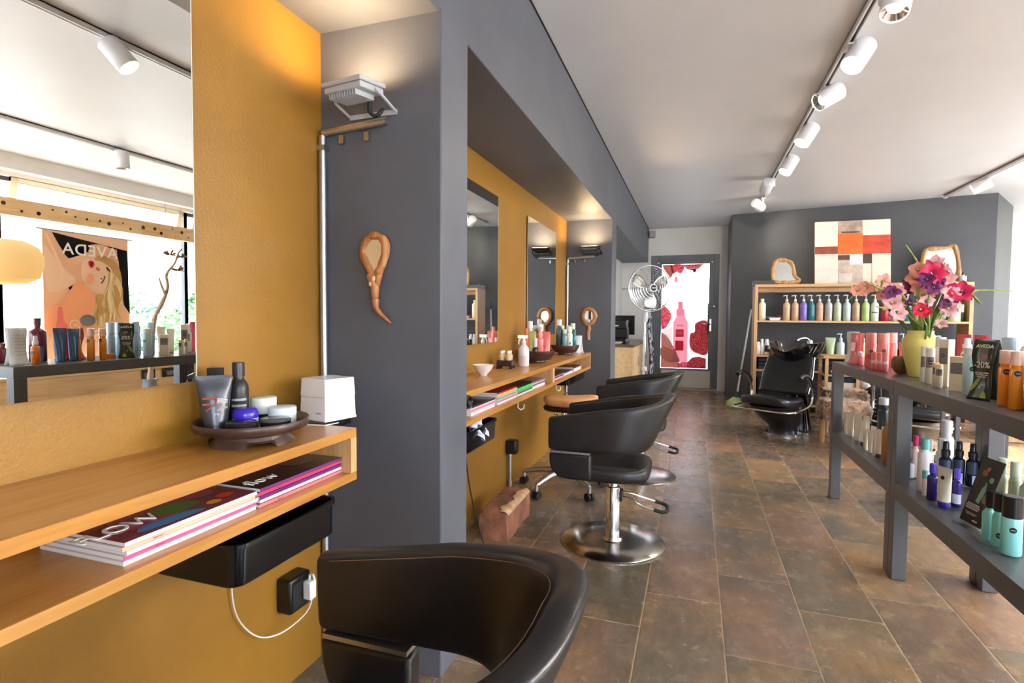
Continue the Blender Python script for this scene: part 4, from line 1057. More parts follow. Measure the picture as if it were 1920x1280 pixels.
bottle('dark_bottle', 1.02, 3.55, ZL, .03, .262, pl(40, 48, 60, .25), pl(226, 226, 232, .3), 'large dark slate bottle with white cap behind the white tubes', 'bottle', None, caph=.15, capr=.85)
bottle('silver_bottle', 1.04, 3.45, ZL, .03, .262, pl(196, 200, 206, .2), pl(226, 226, 232, .3), 'large silvery white bottle with white cap behind the white tubes', 'bottle', None, caph=.15, capr=.85, lab=pl(150, 156, 170), labz=(.3, .7))
TEAL = pl(108, 178, 172, .3)
bottle('spray_can', .905, 2.628, ZL, .0245, .215, pl(232, 226, 224, .3), TEAL, 'tall white spray can with teal cap and dot on the lower shelf', 'bottle', None, caph=.2, capr=.62, shoulder=.12, neck=.02, dot=.38)
bottle('small_teal_bottle', .885, 2.56, ZL, .0105, .10, pl(236, 206, 196, .3), TEAL, 'slim blush bottle with teal cap in front of the white spray can', 'bottle', None, caph=.33, capr=.97)
bottle('purple_bottle', .888, 2.498, ZL, .0175, .144, pl(44, 30, 108, .2), pl(84, 64, 190, .2), 'violet bottle with lilac cap left of the upright cream tube', 'bottle', 'violet bottles on the lower shelf', caph=.25, capr=.62)
t = tube_up('cream_tube', .898, 2.418, ZL, .056, .15, math.radians(-62), pl(214, 208, 190, .35), pl(58, 42, 150, .25), 'cream tube on a violet cap with a black dot, front of the lower shelf', 'tube')
Flat(t, frame_M((.004, -.0185, .115), (1, 0, 0), (0, .12, 1)), .0006).ell('dot_mark', .004, 0, .0075, .0075, DOT)
bottle('purple_bottle', .945, 2.44, ZL, .016, .144, pl(44, 30, 108, .2), pl(84, 64, 190, .2), 'violet bottle with lilac cap right behind the upright cream tube', 'bottle', 'violet bottles on the lower shelf', caph=.25, capr=.62, lab=pl(200, 206, 220), labz=(.1, .35))
g = 'pale bottles deep on the lower shelf'
for i, (x, y, r, h, c, cc) in enumerate(((.945, 2.85, .014, .185, (238, 206, 200), (214, 30, 110)), (.925, 2.83, .012, .088, (196, 200, 204), (120, 90, 80)), (1.0, 2.86, .018, .17, (236, 222, 216), (226, 226, 230)), (1.06, 2.90, .02, .17, (226, 226, 226), (214, 218, 220)), (1.12, 3.02, .03, .235, (226, 220, 226), (230, 226, 232)))):
    bottle('pale_bottle', x, y, ZL, r, h, pl(*c, .3), pl(*cc, .3), 'pale bottle %s' % ['with a magenta cap behind the double post', 'short and grey beside the double post', 'blush, behind the white spray can', 'clear white, behind the spray can', 'broad and tall, white and hazy, behind the navy bottles'][i], 'bottle', g, caph=.25, capr=.75)
NV = pl(30, 36, 56, .2)
for i, (x, y) in enumerate(((1.03, 2.775), (1.085, 2.795), (1.122, 2.765))):
    t = bottle('navy_spray', x, y, ZL, .0225, .182, NV, pl(24, 24, 28, .3), 'navy spray bottle with black nozzle, %s of three' % ['left', 'middle', 'right'][i], 'bottle', 'navy spray bottles', style='mist', caph=.32, capr=.72, lab=pl(56, 70, 96, .3), labz=(.30, .58))
    MB().patch(.0225, math.atan2(-y, -x)+.35, .35, .012, .05, .0009).build('barcode_label', pl(190, 208, 226), t, 60)
# tilted black card
t = thing('product_card', 'tilted black card with a green bottle picture standing on the lower shelf', 'sign', (.912, 2.25, ZL), 0, None, rot=(math.radians(-17), 0, math.radians(-80)))
B(-.052, .052, -.001, .001, 0.0, .235).build('card', pl(30, 26, 24, .35), t)
MB().box(-.01, .01, .001, .05, 0.012, .016).box(-.001, .001, .001, .045, .01, .12).build('easel_back', pl(210, 205, 210), t)
F = Flat(t, frame_M((0, -.0012, .11), (1, 0, 0), (0, 0, 1)), .0004)
F.poly('printed_bottle', [(-.012, -.032), (.006, -.036), (.016, .018), (.012, .03), (.010, .042), (.004, .042), (.003, .03), (-.004, .02)], pl(120, 180, 150, .4))
F.ell('printed_badge', .024, .055, .010, .010, pl(112, 190, 150, .4))
F.ell('printed_fruit', -.014, .072, .013, .011, pl(150, 84, 40, .5)); F.ell('printed_fruit', -.004, .088, .008, .008, pl(176, 96, 60, .5)); F.ell('printed_fruit', .026, -.012, .012, .016, pl(134, 104, 60, .5))
F.text('DEIN GEHEIMNIS\nFÜR DEIN HAAR IN\nDER NEUEN WELT', -.010, -.052, .0075, pl(226, 214, 200), bold=True)
F.text('mit natürlichen Inhaltsstoffen\nfür Glanz und Volumen', -.006, -.077, .0048, pl(200, 190, 180))
F.text('AVEDA', .022, -.096, .0075, pl(220, 214, 206), bold=True)
TQ = pl(140, 214, 206, .3)
for i, (x, y, r, h, c) in enumerate(((.905, 2.105, .0195, .158, .34), (.907, 2.055, .017, .166, .34), (.912, 1.995, .0255, .176, .36))):
    bottle('teal_bottle', x, y, ZL, r, h, TQ, BLK, 'turquoise bottle with glossy black cap, %s' % ['left and slimmer', 'middle one half hidden', 'right and widest'][i], 'bottle', 'turquoise bottles on the lower shelf', caph=c, capr=[.68, .86, .95][i], dot=[None, .22, .45][i], shoulder=.12)
g = 'hazy green bottles on the lower shelf'
for i, (x, y, r, h) in enumerate(((1.095, 2.475, .016, .19), (1.118, 2.435, .019, .187), (1.13, 2.37, .029, .15))):
    bottle('green_haze_bottle', x, y, ZL, r, h, pl(190, 198, 168, .25), pl(196, 204, 180, .25), 'hazy pale green bottle behind the black card, %s' % ['slimmest', 'middle', 'broad round shouldered one'][i], 'bottle', g, caph=.3 if i < 2 else .06, capr=.85 if i < 2 else .5, shoulder=.1 if i < 2 else .35, neck=.02)
# two dark price cards hanging low, seen from the mirror
for i, (y, w) in enumerate(((4.16, .15), (4.45, .27))):
    t = thing('text_card', 'small black text card on the front of the window bench, the %s one' % ['narrower', 'wider'][i], 'sign', (3.436, y, .40), -PI/2)
    B(-w/2, w/2, -.001, .001, 0, .10).build('card', pl(28, 28, 32, .4), t)
    B(-.01, .01, .001, .013, .04, .06).build('holder', pl(28, 28, 32, .4), t)
    F = Flat(t, frame_M((0, -.0012, .05), (1, 0, 0), (0, 0, 1)), .0004)
    for k in range(5): F.rect('print', -w*.36, w*(.34-.05*(k % 2)), -.03+.010*k, -.026+.010*k, pl(170, 170, 172))

# ------------------------------------------------------------------ vase with gladioli
t = thing('flower_vase', 'pale yellow ceramic vase holding gladioli on the display shelf', 'vase', (.992, 2.985, ZT))
MB().lathe([(.040, 0), (.043, .004), (.052, .05), (.068, .11), (.0725, .145), (.069, .172), (.056, .192), (.050, .200), (.051, .214), (.047, .2145), (.046, .205), (.05, .19), (.06, .16), (.05, .06), (.036, .015), (.002, .014)], n=48).build('vase_body', pl(222, 208, 118, .3), t, 60)
GRN = [mat('leaf_green_a', (108, 140, 62), .5), mat('leaf_green_b', (148, 168, 88), .5), mat('leaf_green_c', (84, 112, 54), .5)]
SAL = [mat('petal_salmon', (240, 172, 158), .6), mat('petal_pink', (242, 186, 188), .6), mat('petal_peach', (242, 168, 146), .6)]
MAG = mat('petal_magenta', (208, 26, 84), .55); VIO = mat('petal_violet', (110, 26, 96), .55); RED = mat('petal_red', (206, 22, 60), .55)
CENT = mat('petal_throat', (236, 196, 150), .6)
def flower(mb, c, d, R, rnd):
    """funnel shaped gladiolus bloom: six pointed, ruffled petals rolled back at the rim"""
    d = Vector(d).normalized(); a = d.orthogonal().normalized(); b = d.cross(a); ph = rnd.random()*6
    nu, nv = 5, 7
    for k in range(6):
        an = ph+2*PI*k/6+(rnd.random()-.5)*.25; u = a*math.cos(an)+b*math.sin(an); w = d.cross(u)
        L = R*(.85+.35*rnd.random()); W = R*(.46 if k % 2 else .38); fz = rnd.random()*6; roll = .25+.35*rnd.random()
        def P(i, j):
            q = i/(nu-1)*2-1; s = j/(nv-1)
            ww = W*(math.sin(PI*min(1, s*.80+.10))**.8)*(1.0 if s < .8 else 1-(s-.8)*3.6)
            rad = L*(.10+.95*s**1.15); hgt = R*.55*(s**.6)-R*roll*max(0, s-.5)**2*2.2
            ruf = R*.07*s*math.sin(q*4+fz+s*7)
            return tuple(c+u*rad+d*(hgt-R*.35+ruf-R*.10*(1-q*q)*s)+w*(ww*q))
        o = len(mb.v)
        mb.v += [P(i, j) for j in range(nv) for i in range(nu)]
        for j in range(nv-1):
            for i in range(nu-1):
                A = o+j*nu+i; mb.f.append((A, A+1, A+nu+1, A+nu)); mb.m.append(0)
STEMS = [
 ([(0.997, 2.97, 1.071), (0.918, 2.93, 1.154), (0.856, 2.9, 1.241), (0.805, 2.9, 1.263), (0.733, 2.9, 1.299)],
  [(0.836, 2.87, 1.248, 0.03, 'V'), (0.832, 2.93, 1.264, 0.033, 'S'), (0.817, 2.92, 1.302, 0.03, 'S'), (0.876, 2.92, 1.255, 0.028, 'S'), (0.9, 2.95, 1.239, 0.02, 'V')]),
 ([(0.997, 2.99, 1.07), (0.955, 3.0, 1.142), (0.87, 3.02, 1.22), (0.769, 3.03, 1.279), (0.712, 3.03, 1.222)],
  [(0.769, 3.0, 1.273, 0.036, 'S'), (0.735, 3.0, 1.264, 0.032, 'S'), (0.838, 3.0, 1.237, 0.026, 'S')]),
 ([(0.987, 2.95, 1.067), (0.923, 2.9, 1.133), (0.866, 2.88, 1.191), (0.828, 2.87, 1.174), (0.778, 2.87, 1.182)],
  [(0.838, 2.86, 1.199, 0.034, 'P'), (0.864, 2.86, 1.153, 0.032, 'P'), (0.857, 2.88, 1.141, 0.028, 'P'), (0.886, 2.9, 1.204, 0.026, 'S'), (0.913, 2.92, 1.2, 0.02, 'V')]),
 ([(1.012, 2.97, 1.071), (0.991, 2.96, 1.176), (0.977, 2.95, 1.276), (0.963, 2.95, 1.372), (0.91, 2.95, 1.466)],
  [(0.954, 2.93, 1.35, 0.037, 'S'), (0.944, 2.93, 1.313, 0.036, 'S'), (0.934, 2.95, 1.281, 0.03, 'V'), (0.953, 2.92, 1.266, 0.028, 'C'), (0.972, 2.94, 1.317, 0.03, 'P')]),
 ([(1.001, 2.93, 1.071), (0.977, 2.88, 1.174), (0.985, 2.87, 1.255), (0.999, 2.87, 1.328), (1.014, 2.87, 1.399)],
  [(0.982, 2.84, 1.328, 0.042, 'M'), (0.953, 2.83, 1.301, 0.03, 'V'), (0.984, 2.84, 1.266, 0.03, 'V'), (0.995, 2.87, 1.368, 0.033, 'P'), (1.007, 2.86, 1.291, 0.026, 'V')]),
 ([(1.025, 2.99, 1.071), (1.057, 3.02, 1.177), (1.09, 3.04, 1.263), (1.105, 3.05, 1.34), (1.096, 3.05, 1.391)],
  [(1.088, 3.0, 1.315, 0.038, 'P'), (1.085, 3.0, 1.286, 0.032, 'P'), (1.083, 3.02, 1.35, 0.028, 'P'), (1.065, 3.0, 1.261, 0.022, 'S')]),
 ([(1.019, 2.95, 1.071), (1.04, 2.92, 1.167), (1.07, 2.9, 1.272), (1.12, 2.9, 1.263), (1.185, 2.9, 1.191)],
  [(1.096, 2.87, 1.244, 0.043, 'M'), (1.067, 2.88, 1.239, 0.032, 'P'), (1.088, 2.9, 1.219, 0.024, 'V')]),
 ([(1.029, 2.97, 1.071), (1.061, 2.96, 1.155), (1.09, 2.95, 1.217), (1.177, 2.95, 1.253), (1.311, 2.95, 1.251)],
  [(1.063, 2.9, 1.175, 0.034, 'P'), (1.052, 2.9, 1.195, 0.022, 'V'), (1.077, 2.92, 1.163, 0.026, 'P')]),
 ([(0.988, 2.91, 1.072), (0.973, 2.89, 1.113), (0.954, 2.87, 1.15), (0.94, 2.86, 1.174), (0.926, 2.86, 1.186)],
  [(0.94, 2.84, 1.168, 0.032, 'R'), (0.964, 2.85, 1.158, 0.02, 'R'), (0.908, 2.88, 1.199, 0.016, 'V')]),
 ([(1.002, 2.93, 1.067), (0.993, 2.9, 1.134), (0.987, 2.9, 1.183), (0.981, 2.9, 1.216), (0.977, 2.9, 1.24)],
  [(0.976, 2.88, 1.207, 0.028, 'P'), (0.986, 2.9, 1.24, 0.024, 'S'), (0.997, 2.91, 1.191, 0.018, 'V')]),
 ([(1.009, 2.92, 1.068), (1.014, 2.89, 1.093), (1.021, 2.87, 1.105), (1.027, 2.86, 1.11), (1.037, 2.86, 1.112)],
  [(1.023, 2.85, 1.108, 0.022, 'P')]),
]

lab_f = ['leaning far left with violet and salmon blooms', 'with salmon blooms drooping lowest at the far left', 'with small pink blooms low on the left', 'tallest, with a green bud tip pointing up left', 'with the magenta bloom at the top centre',
         'with pale pink blooms before the framed mirror', 'arching right with the magenta bloom on the right', 'with the long thin green tip reaching far right', 'short, with the red bloom in the middle', 'short, with the pale pink bloom above the red one', 'tiny, with one pink bloom at the vase rim']
for si, (path, fl) in enumerate(STEMS):
    rnd = random.Random(si+11)
    t = thing('gladiolus', 'gladiolus stem in the yellow vase, '+lab_f[si], 'flower', path[0], 0, 'gladioli in the yellow vase')
    o = Vector(path[0]); base = Vector((.992+(o.x-.992)*.3, 2.985+(o.y-2.985)*.3, ZT+.03))
    pp = smooth_path([base-o]+[Vector(p)-o for p in path], 6); n_ = len(pp)
    MB().tube(pp, [.0042*(1-.7*i/n_)+.0008 for i in range(n_)], 6).build('stem', GRN[si % 2], t, 60)
    # buds towards the tip
    mb = MB()
    for k in range(4 if si < 9 else 1):
        q = pp[int(n_*(.80+.055*k))-1]; d = (pp[min(n_-1, int(n_*(.80+.055*k)))]-q)
        d = d.normalized() if d.length > 0 else Vector((0, 0, 1)); s = .016-.003*k
        M = Matrix.Translation(q+d*s) @ d.to_track_quat('Z', 'Y').to_matrix().to_4x4()
        mb.sph((0, 0, 0), (s*.33, s*.33, s*1.25), 8, 6, M=M)
    mb.build('bud', GRN[1], t, 180)
    for (x, y, z, R, c) in fl:
        mb = MB(); cpos = Vector((x, y, z))-o
        d = Vector((-.35+.5*(rnd.random()-.5), -.9, .15+.5*(rnd.random()-.4)))
        flower(mb, cpos, d, R*1.12, rnd)
        m = {'S': SAL[si % 2*2], 'P': SAL[1], 'C': SAL[2], 'M': MAG, 'V': VIO, 'R': RED}[c]
        fo = mb.build('bloom', m, t, 60)
        MB().sph(tuple(cpos+d.normalized()*R*.06), R*.13, 8, 6).build('throat', {'M': mat('throat_dark', (120, 10, 50), .6), 'V': mat('throat_violet', (60, 10, 60), .6)}.get(c, CENT), fo, 180)
        near = min(pp, key=lambda q: (q-cpos).length)
        MB().tube([near, (near+cpos)/2-d.normalized()*R*.3, cpos], [.003, .004, .006], 6).build('calyx', GRN[0], fo, 60)
# sword leaves
rnd = random.Random(5)
for li_, (a, b, c, w, lb) in enumerate([
    ((.97, 2.97, 1.06), (.93, 2.93, 1.15), (.875, 2.88, 1.24), .016, 'on the left of the bunch'), ((.98, 2.95, 1.06), (.965, 2.91, 1.17), (.945, 2.9, 1.27), .015, 'left of centre'),
    ((1.0, 2.95, 1.06), (1.005, 2.93, 1.17), (1.0, 2.92, 1.26), .017, 'in the centre'), ((1.01, 2.96, 1.06), (1.04, 2.93, 1.18), (1.085, 2.9, 1.29), .018, 'right of centre, broadest'),
    ((1.02, 2.98, 1.06), (1.06, 2.97, 1.16), (1.10, 2.96, 1.24), .014, 'on the right of the bunch'), ((.96, 2.99, 1.05), (.90, 2.99, 1.13), (.84, 2.98, 1.19), .013, 'lowest on the left'),
    ((1.06, 2.93, 1.24), (1.12, 2.91, 1.27), (1.18, 2.9, 1.19), .012, 'bending down at the far right')]):
    o = Vector(a); pp = smooth_path([Vector((.992, 2.985, ZT+.06))-o, Vector((0, 0, 0)), Vector(b)-o, Vector(c)-o] if li_ < 6 else [Vector((0, 0, 0)), Vector(b)-o, Vector(c)-o], 6)
    mb = MB(); vs = []; side = Vector((.8, -.5, .1)).normalized(); m_ = len(pp); w *= 1.5
    for i, p in enumerate(pp):
        s = i/(m_-1); ww = w*(.35+.65*math.sin(PI*min(1, s*.9+.08)))*(1 if s < .97 else .2)
        vs += [p-side*ww/2, p+Vector((.0, .002, 0)), p+side*ww/2]
    mb.add(vs, [(i*3+q, i*3+q+1, i*3+q+4, i*3+q+3) for i in range(m_-1) for q in range(2)])
    tag(mb.build('sword_leaf', GRN[li_ % 3], None, 180, solid=.0006, loc=o), 'long green sword leaf in the yellow vase, '+lb, 'leaf', 'sword leaves in the vase')

# ------------------------------------------------------------------ wooden wall shelf with bottles
YS0, YS1 = 7.20, 7.50
t = thing('wooden_bookshelf', 'tall oak shelf unit against the dark grey wall holding rows of pump bottles', 'shelf', (.683, YS0, 0))
W_ = 2.87-.683; D_ = YS1-YS0; T_ = .034
B(0, W_, 0, D_, 1.508, 1.542).build('top_board', OAKX, t, bevel=.002)
for x in (0, W_-.036): B(x, x+.036, 0, D_, .001, 1.508).build('side_panel', OAKZ, t, bevel=.002)
for z in (1.085, .665, .49, .08): B(.036, W_-.036, .001, D_-.004, z, z+(.022)).build('shelf_board', OAKX, t)
B(.036, W_-.036, D_-.018, D_, 1.458, 1.508).build('back_rail', OAKX, t)
SY = 7.33
pumps = [(1.053, (198, 164, 130), 'tan', 'first'), (1.145, (196, 160, 124), 'tan', 'second'), (1.237, (128, 110, 196), 'violet', None), (1.32, (34, 112, 118), 'teal', None), (1.408, (202, 160, 134), 'peach', None), (1.504, (182, 178, 176), 'silver grey', None),
         (1.597, (192, 200, 172), 'pale sage', None), (1.694, (188, 200, 202), 'pale blue', None), (1.787, (186, 154, 122), 'tan', 'last'), (1.885, (176, 208, 122), 'lime green', None), (1.978, (220, 218, 206), 'white with a dark band', None), (2.08, (168, 28, 50), 'crimson', None),
         (2.185, (196, 204, 208), 'blue white', None), (2.30, (44, 128, 136), 'sea green', None), (2.40, (236, 136, 120), 'coral', None)]
for i, (x, c, n, w_) in enumerate(pumps):
    lb = 'tall %s pump bottle on the upper shelf row' % n + ({'first': ', leftmost pump of the row', 'second': ', second pump from the left', 'last': ', between pale blue and lime'}.get(w_, '') if w_ else '')
    tb = bottle('pump_bottle', x, SY, 1.1075, .040, .308, pl(*c, .35), pl(222, 218, 210, .3), lb, 'bottle', 'pump bottles on the upper shelf row', style='pump', caph=.24, capr=.42, shoulder=.22, neck=.03, lab=pl(*[int(q*.93) for q in c], .4) if n != 'white with a dark band' else pl(40, 70, 64), labz=(.18, .5) if n != 'white with a dark band' else (.30, .34), face=-PI/2-.15)
tb = bottle('plain_bottle', .782, SY, 1.1075, .040, .265, pl(226, 218, 196, .35), pl(230, 226, 212), 'cream bottle without pump at the left end of the upper shelf row', 'bottle', None, caph=.10, capr=.5, shoulder=.2, neck=.03, face=-PI/2-.1)
bottle('dark_jar', 2.63, SY, 1.1075, .052, .14, pl(34, 34, 36), pl(40, 40, 42), 'squat black jar near the right end of the upper shelf row', 'jar', None, caph=.2, capr=.9, lab=pl(120, 140, 90), labz=(.25, .55))
bottle('big_bottle', 2.735, 7.30, 1.1075, .062, .30, pl(222, 216, 186, .3), pl(214, 210, 196), 'broad cream bottle near the right end of the upper shelf row', 'bottle', None, caph=.16, capr=.45, shoulder=.2, lab=pl(150, 140, 124), labz=(.5, .75))
bottle('silver_tube', 2.795, 7.27, 1.1075, .018, .19, pl(44, 40, 40), pl(230, 230, 232, .2), 'thin dark spray with silver cap against the right side of the upper shelf row', 'bottle', None, caph=.45, capr=.9)
t = thing('white_dish', 'small white rectangular dish on the upper shelf row', 'dish', (.915, 7.27, 1.1075))
MB().rings([[(sx*a, sy*b, z) for sx, sy in ((-1, -1), (1, -1), (1, 1), (-1, 1))] for a, b, z in ((.05, .03, 0), (.066, .042, .034), (.062, .038, .034), (.048, .028, .005))]).build('dish_body', WHP, t, bevel=.002)
carton(.88, 7.42, 1.1075, .12, .04, .05, 0, pl(24, 52, 56), 'low dark teal box behind the white dish', name='teal_box')
tag(MB().lathe([(.03, 0), (.035, .02), (.04, .06), (.036, .062), (.002, .01)], n=16).build('clay_cup', pl(132, 92, 70, .6), None, 50, loc=(1.005, 7.42, 1.1075)), 'small brown cup at the back left of the first tan pump bottle', 'cup')
# lower row
for i, (x, r, h, c, cc, st, lb) in enumerate(((.745, .026, .155, (222, 222, 228), (226, 226, 230), 'cap', 'white bottle at the left end of the lower shelf row'), (.79, .022, .19, (220, 220, 226), (224, 224, 230), 'cap', 'slim white bottle second from the left on the lower shelf row'),
                                              (.845, .034, .19, (206, 206, 212), (224, 224, 228), 'mist', 'white bottle with a black label on the lower shelf row'), (.905, .03, .13, (40, 38, 36), (170, 180, 184), 'mist', 'dark bottle with pale nozzle behind the wooden bowl on the shelf'),
                                              (1.642, .042, .27, (196, 210, 212), (222, 226, 226), 'pump', 'pale blue pump bottle on the lower shelf row'), (1.75, .042, .27, (190, 154, 128), (222, 218, 214), 'pump', 'tan pump bottle on the lower shelf row'),
                                              (1.87, .04, .27, (190, 206, 150), (224, 224, 214), 'pump', 'sage pump bottle on the lower shelf row'), (2.155, .042, .28, (170, 180, 186), (220, 224, 228), 'pump', 'grey pump bottle on the lower shelf row'), (2.27, .036, .28, (24, 112, 110), (222, 222, 222), 'pump', 'dark teal pump bottle on the lower shelf row'),
                                              (2.62, .04, .26, (206, 210, 214), (222, 226, 226), 'pump', 'silvery pump bottle at the right of the lower shelf row'))):
    bottle('shelf_bottle', x, SY, .6875, r, h, pl(*c, .35), pl(*cc, .3), lb, 'bottle', None, style=st, caph=.28 if st != 'cap' else .15, capr=.45 if st == 'pump' else .8, shoulder=.2, lab=pl(28, 24, 24) if i == 2 else None, labz=(.18, .6), face=-PI/2)
tube_up('upturned_tube', 1.535, SY, .6875, .11, .22, 0, pl(168, 184, 138, .4), pl(190, 206, 160), 'sage green squeeze tube on the lower shelf row beside the wash basin', 'tube')
tag(MB().lathe([(.055, 0), (.07, .02), (.075, .065), (.068, .066), (.06, .02), (.002, .012)], n=28).build('small_wooden_bowl', wood('bowl_wood', (150, 88, 40), (184, 120, 62), (206, 146, 86), 0, .4), None, 50, loc=(.95, 7.28, .6875)), 'small orange wooden bowl on the lower shelf row', 'bowl')
# dark towels and boxes on bottom rows
TWD = paint('towel_dark', (34, 34, 42), .9, .2, .5, 200.)
for i, (x, z, w, h) in enumerate(((.74, .512, .30, .14), (1.10, .512, .36, .14), (.74, .102, .30, .30), (1.10, .102, .30, .28), (1.46, .512, .34, .13), (1.46, .102, .36, .26), (1.9, .102, .4, .3), (1.9, .512, .36, .13), (2.34, .102, .4, .3), (2.34, .512, .4, .13))):
    mb = MB(); k = max(1, int(h/.045))
    for j in range(k): mb.rings([[(xx, yy, z_) for xx, yy in ((0, 0), (w*.96, 0), (w*.96, .24), (0, .24))] for z_ in (j*h/k, (j+1)*h/k-.004)])
    tag(mb.build('towel_stack', TWD, None, bevel=.010, loc=(x, YS0+.02, z)), 'stack of folded dark towels on the %s shelf, %s' % ('second lowest' if z > .3 else 'lowest', ['far left', 'left of middle', 'far left', 'left of middle', 'middle', 'middle', 'right of middle', 'right of middle', 'far right', 'far right'][i]), 'towels', 'dark folded towels')

# on top of the shelf
tt = thing('abstract_painting', 'square abstract canvas in cream, orange and rust leaning on the shelf top', 'painting', (1.37, 7.44, 1.544), 0, None, rot=(-math.radians(7), 0, 0))
PWD, PHT = .79, .775
def canvas(key, c, v=.12, sc=9.):
    return paint(key, c, .55, v*.6, .5, 40., sc)
B(0, PWD, 0, .03, 0, PHT).build('canvas', canvas('canvas_cream', (226, 214, 196), .08), tt, bevel=.002)
F = Flat(tt, frame_M((0, -.0004, 0), (1, 0, 0), (0, 0, 1)), .0004)
def R_(u0, u1, v0, v1, m): F.rect('painted_block', u0*PWD, u1*PWD, (1-v1)*PHT, (1-v0)*PHT, m)
R_(0, .31, 0, .38, canvas('pnt_white', (232, 224, 208), .06)); R_(.31, .64, 0, .22, canvas('pnt_umber', (176, 156, 138), .3)); R_(.64, 1, 0, .25, canvas('pnt_white2', (234, 228, 212), .05))
R_(.31, .64, .20, .53, canvas('pnt_orange', (232, 104, 28), .18)); R_(0, .31, .40, .52, canvas('pnt_rust', (142, 62, 40), .35)); R_(.64, 1, .24, .53, canvas('pnt_red', (196, 66, 36), .35))
R_(.31, .47, .54, .62, canvas('pnt_dark', (74, 52, 44), .4)); R_(.31, .64, .62, 1., canvas('pnt_taupe', (188, 172, 156), .22)); R_(.47, .64, .535, .69, canvas('pnt_white3', (238, 236, 230), .03)); R_(.64, .76, .53, .68, canvas('pnt_dark2', (66, 42, 38), .4))
R_(.76, 1, .53, 1., canvas('pnt_cream2', (228, 214, 192), .08)); R_(0, .31, .52, 1., canvas('pnt_cream3', (226, 216, 202), .08)); R_(.36, .60, .17, .195, canvas('pnt_dark3', (90, 62, 50), .4)); R_(.33, .5, .83, .98, canvas('pnt_grey', (206, 196, 182), .15))
def wood_frame_mirror(x, y, z, w, h, label, seed, tilt, rz, m):
    t = thing('driftwood_mirror', label, 'mirror', (x, y, z), rz, None, rot=(-tilt, 0, rz))
    pts = [(-w/2, 0, .02), (-w/2-.01, 0, h*.45), (-w/2+.03, 0, h*.93), (-w*.2, 0, h*.96), (w*.2, 0, h*.98), (w/2-.02, 0, h), (w/2+.01, 0, h*.5), (w/2-.01, 0, .02), (0, 0, .0)] if seed == 2 else [(-w/2, 0, .02), (-w/2-.015, 0, h*.4), (-w/2+.005, 0, h*.85), (-w*.25, 0, h), (w*.15, 0, h*.95), (w*.36, 0, h*.72), (w/2-.02, 0, h*.3), (w/2+.03, 0, .02), (0, 0, .0)]
    P = [Vector(p)+Vector((0, 0, .022)) for p in pts]; out = []
    mm = len(P)
    for i in range(mm):
        for s in range(5):
            q = s/5; a, b, c, d = P[i-1], P[i], P[(i+1) % mm], P[(i+2) % mm]
            out.append(.5*((2*b)+(c-a)*q+(2*a-5*b+4*c-d)*q*q+(3*b-a-3*c+d)*q**3))
    mb = MB(); rough_tube(mb, out, .026, .55, 10, seed, True); mb.build('driftwood_frame', m, t, subsurf=1)
    MB().add([tuple(p) for p in out], [tuple(range(len(out)))]).build('glass', MIR, t)
DRW3 = wood('pale_driftwood', (122, 84, 46), (176, 132, 82), (210, 176, 130), 2, .45, 1.5)
wood_frame_mirror(1.035, 7.34, 1.545, .25, .29, 'small crooked driftwood framed mirror at the left on top of the shelf', 1, math.radians(12), .1, DRW3)
wood_frame_mirror(2.615, 7.36, 1.545, .32, .39, 'larger driftwood framed mirror behind the flowers on top of the shelf', 2, math.radians(10), -.05, DRW3)
carton(.79, 7.36, 1.5425, .24, .20, .05, 0, pl(26, 22, 26), 'flat black case at the left end of the shelf top', name='black_case')
bottle('white_box_spray', 2.80, 7.30, 1.5425, .032, .115, pl(206, 216, 224, .3), pl(40, 40, 44), 'small pale bottle with black cap at the right end of the shelf top', 'bottle', None, style='mist', caph=.3, capr=.5)
# ------------------------------------------------------------------ counter 2 items
Z8 = .8205
t = thing('white_bowl', 'small white porcelain bowl on the counter past the near pier', 'bowl', (-1.035, 2.60, Z8))
MB().lathe([(.020, 0), (.021, .006), (.024, .009), (.043, .030), (.055, .054), (.0565, .056), (.053, .055), (.038, .028), (.015, .012), (.001, .011)], n=36).build('bowl_body', pl(236, 226, 222, .2), t, 60)
t = thing('bottle_caddy', 'small black wooden caddy on feet holding four clear oil vials', 'caddy', (-1.058, 3.02, Z8), math.radians(8))
B(-.045, .045, -.05, .05, .016, .05).build('caddy_box', pl(44, 34, 34, .4), t, bevel=.003)
ft = MB()
for a in (-1, 1):
    for b_ in (-1, 1): ft.box(a*.038-.008, a*.038+.008, b_*.042-.008, b_*.042+.008, 0, .016)
ft.build('feet', pl(44, 34, 34, .4), t)
k = 0
for a in (-1, 1):
    for b_ in (-1, 1):
        k += 1; bx = Matrix.Rotation(math.radians(8), 4, 'Z') @ Vector((a*.02, b_*.024, .05))
        v_ = thing('oil_vial', 'small clear vial of amber oil with pale cap in the black caddy, %s' % ['front left', 'back left', 'front right', 'back right'][k-1], 'vial', (-1.058+bx.x, 3.02+bx.y, Z8+.05), 0, 'oil vials in the caddy')
        MB().lathe([(.016, 0), (.017, .002), (.017, .028), (.010, .036), (.010, .042)], n=16).build('glass_body', pl(196, 168, 128, .1), v_, 60)
        MB().lathe([(.011, .042), (.011, .054), (.001, .054)], n=14).build('cap', pl(226, 220, 212), v_, 50)
bottle('water_spray_bottle', -1.0, 3.19, Z8, .0335, .196, pl(220, 212, 210, .25), pl(236, 234, 232, .3), 'translucent white trigger spray bottle on the counter past the near pier', 'bottle', None, style='trigger', caph=.26, capr=.42, shoulder=.32, neck=.05, lab=pl(206, 186, 186, .3), labz=(.02, .34), face=-PI/2+.3, rotz=.35)
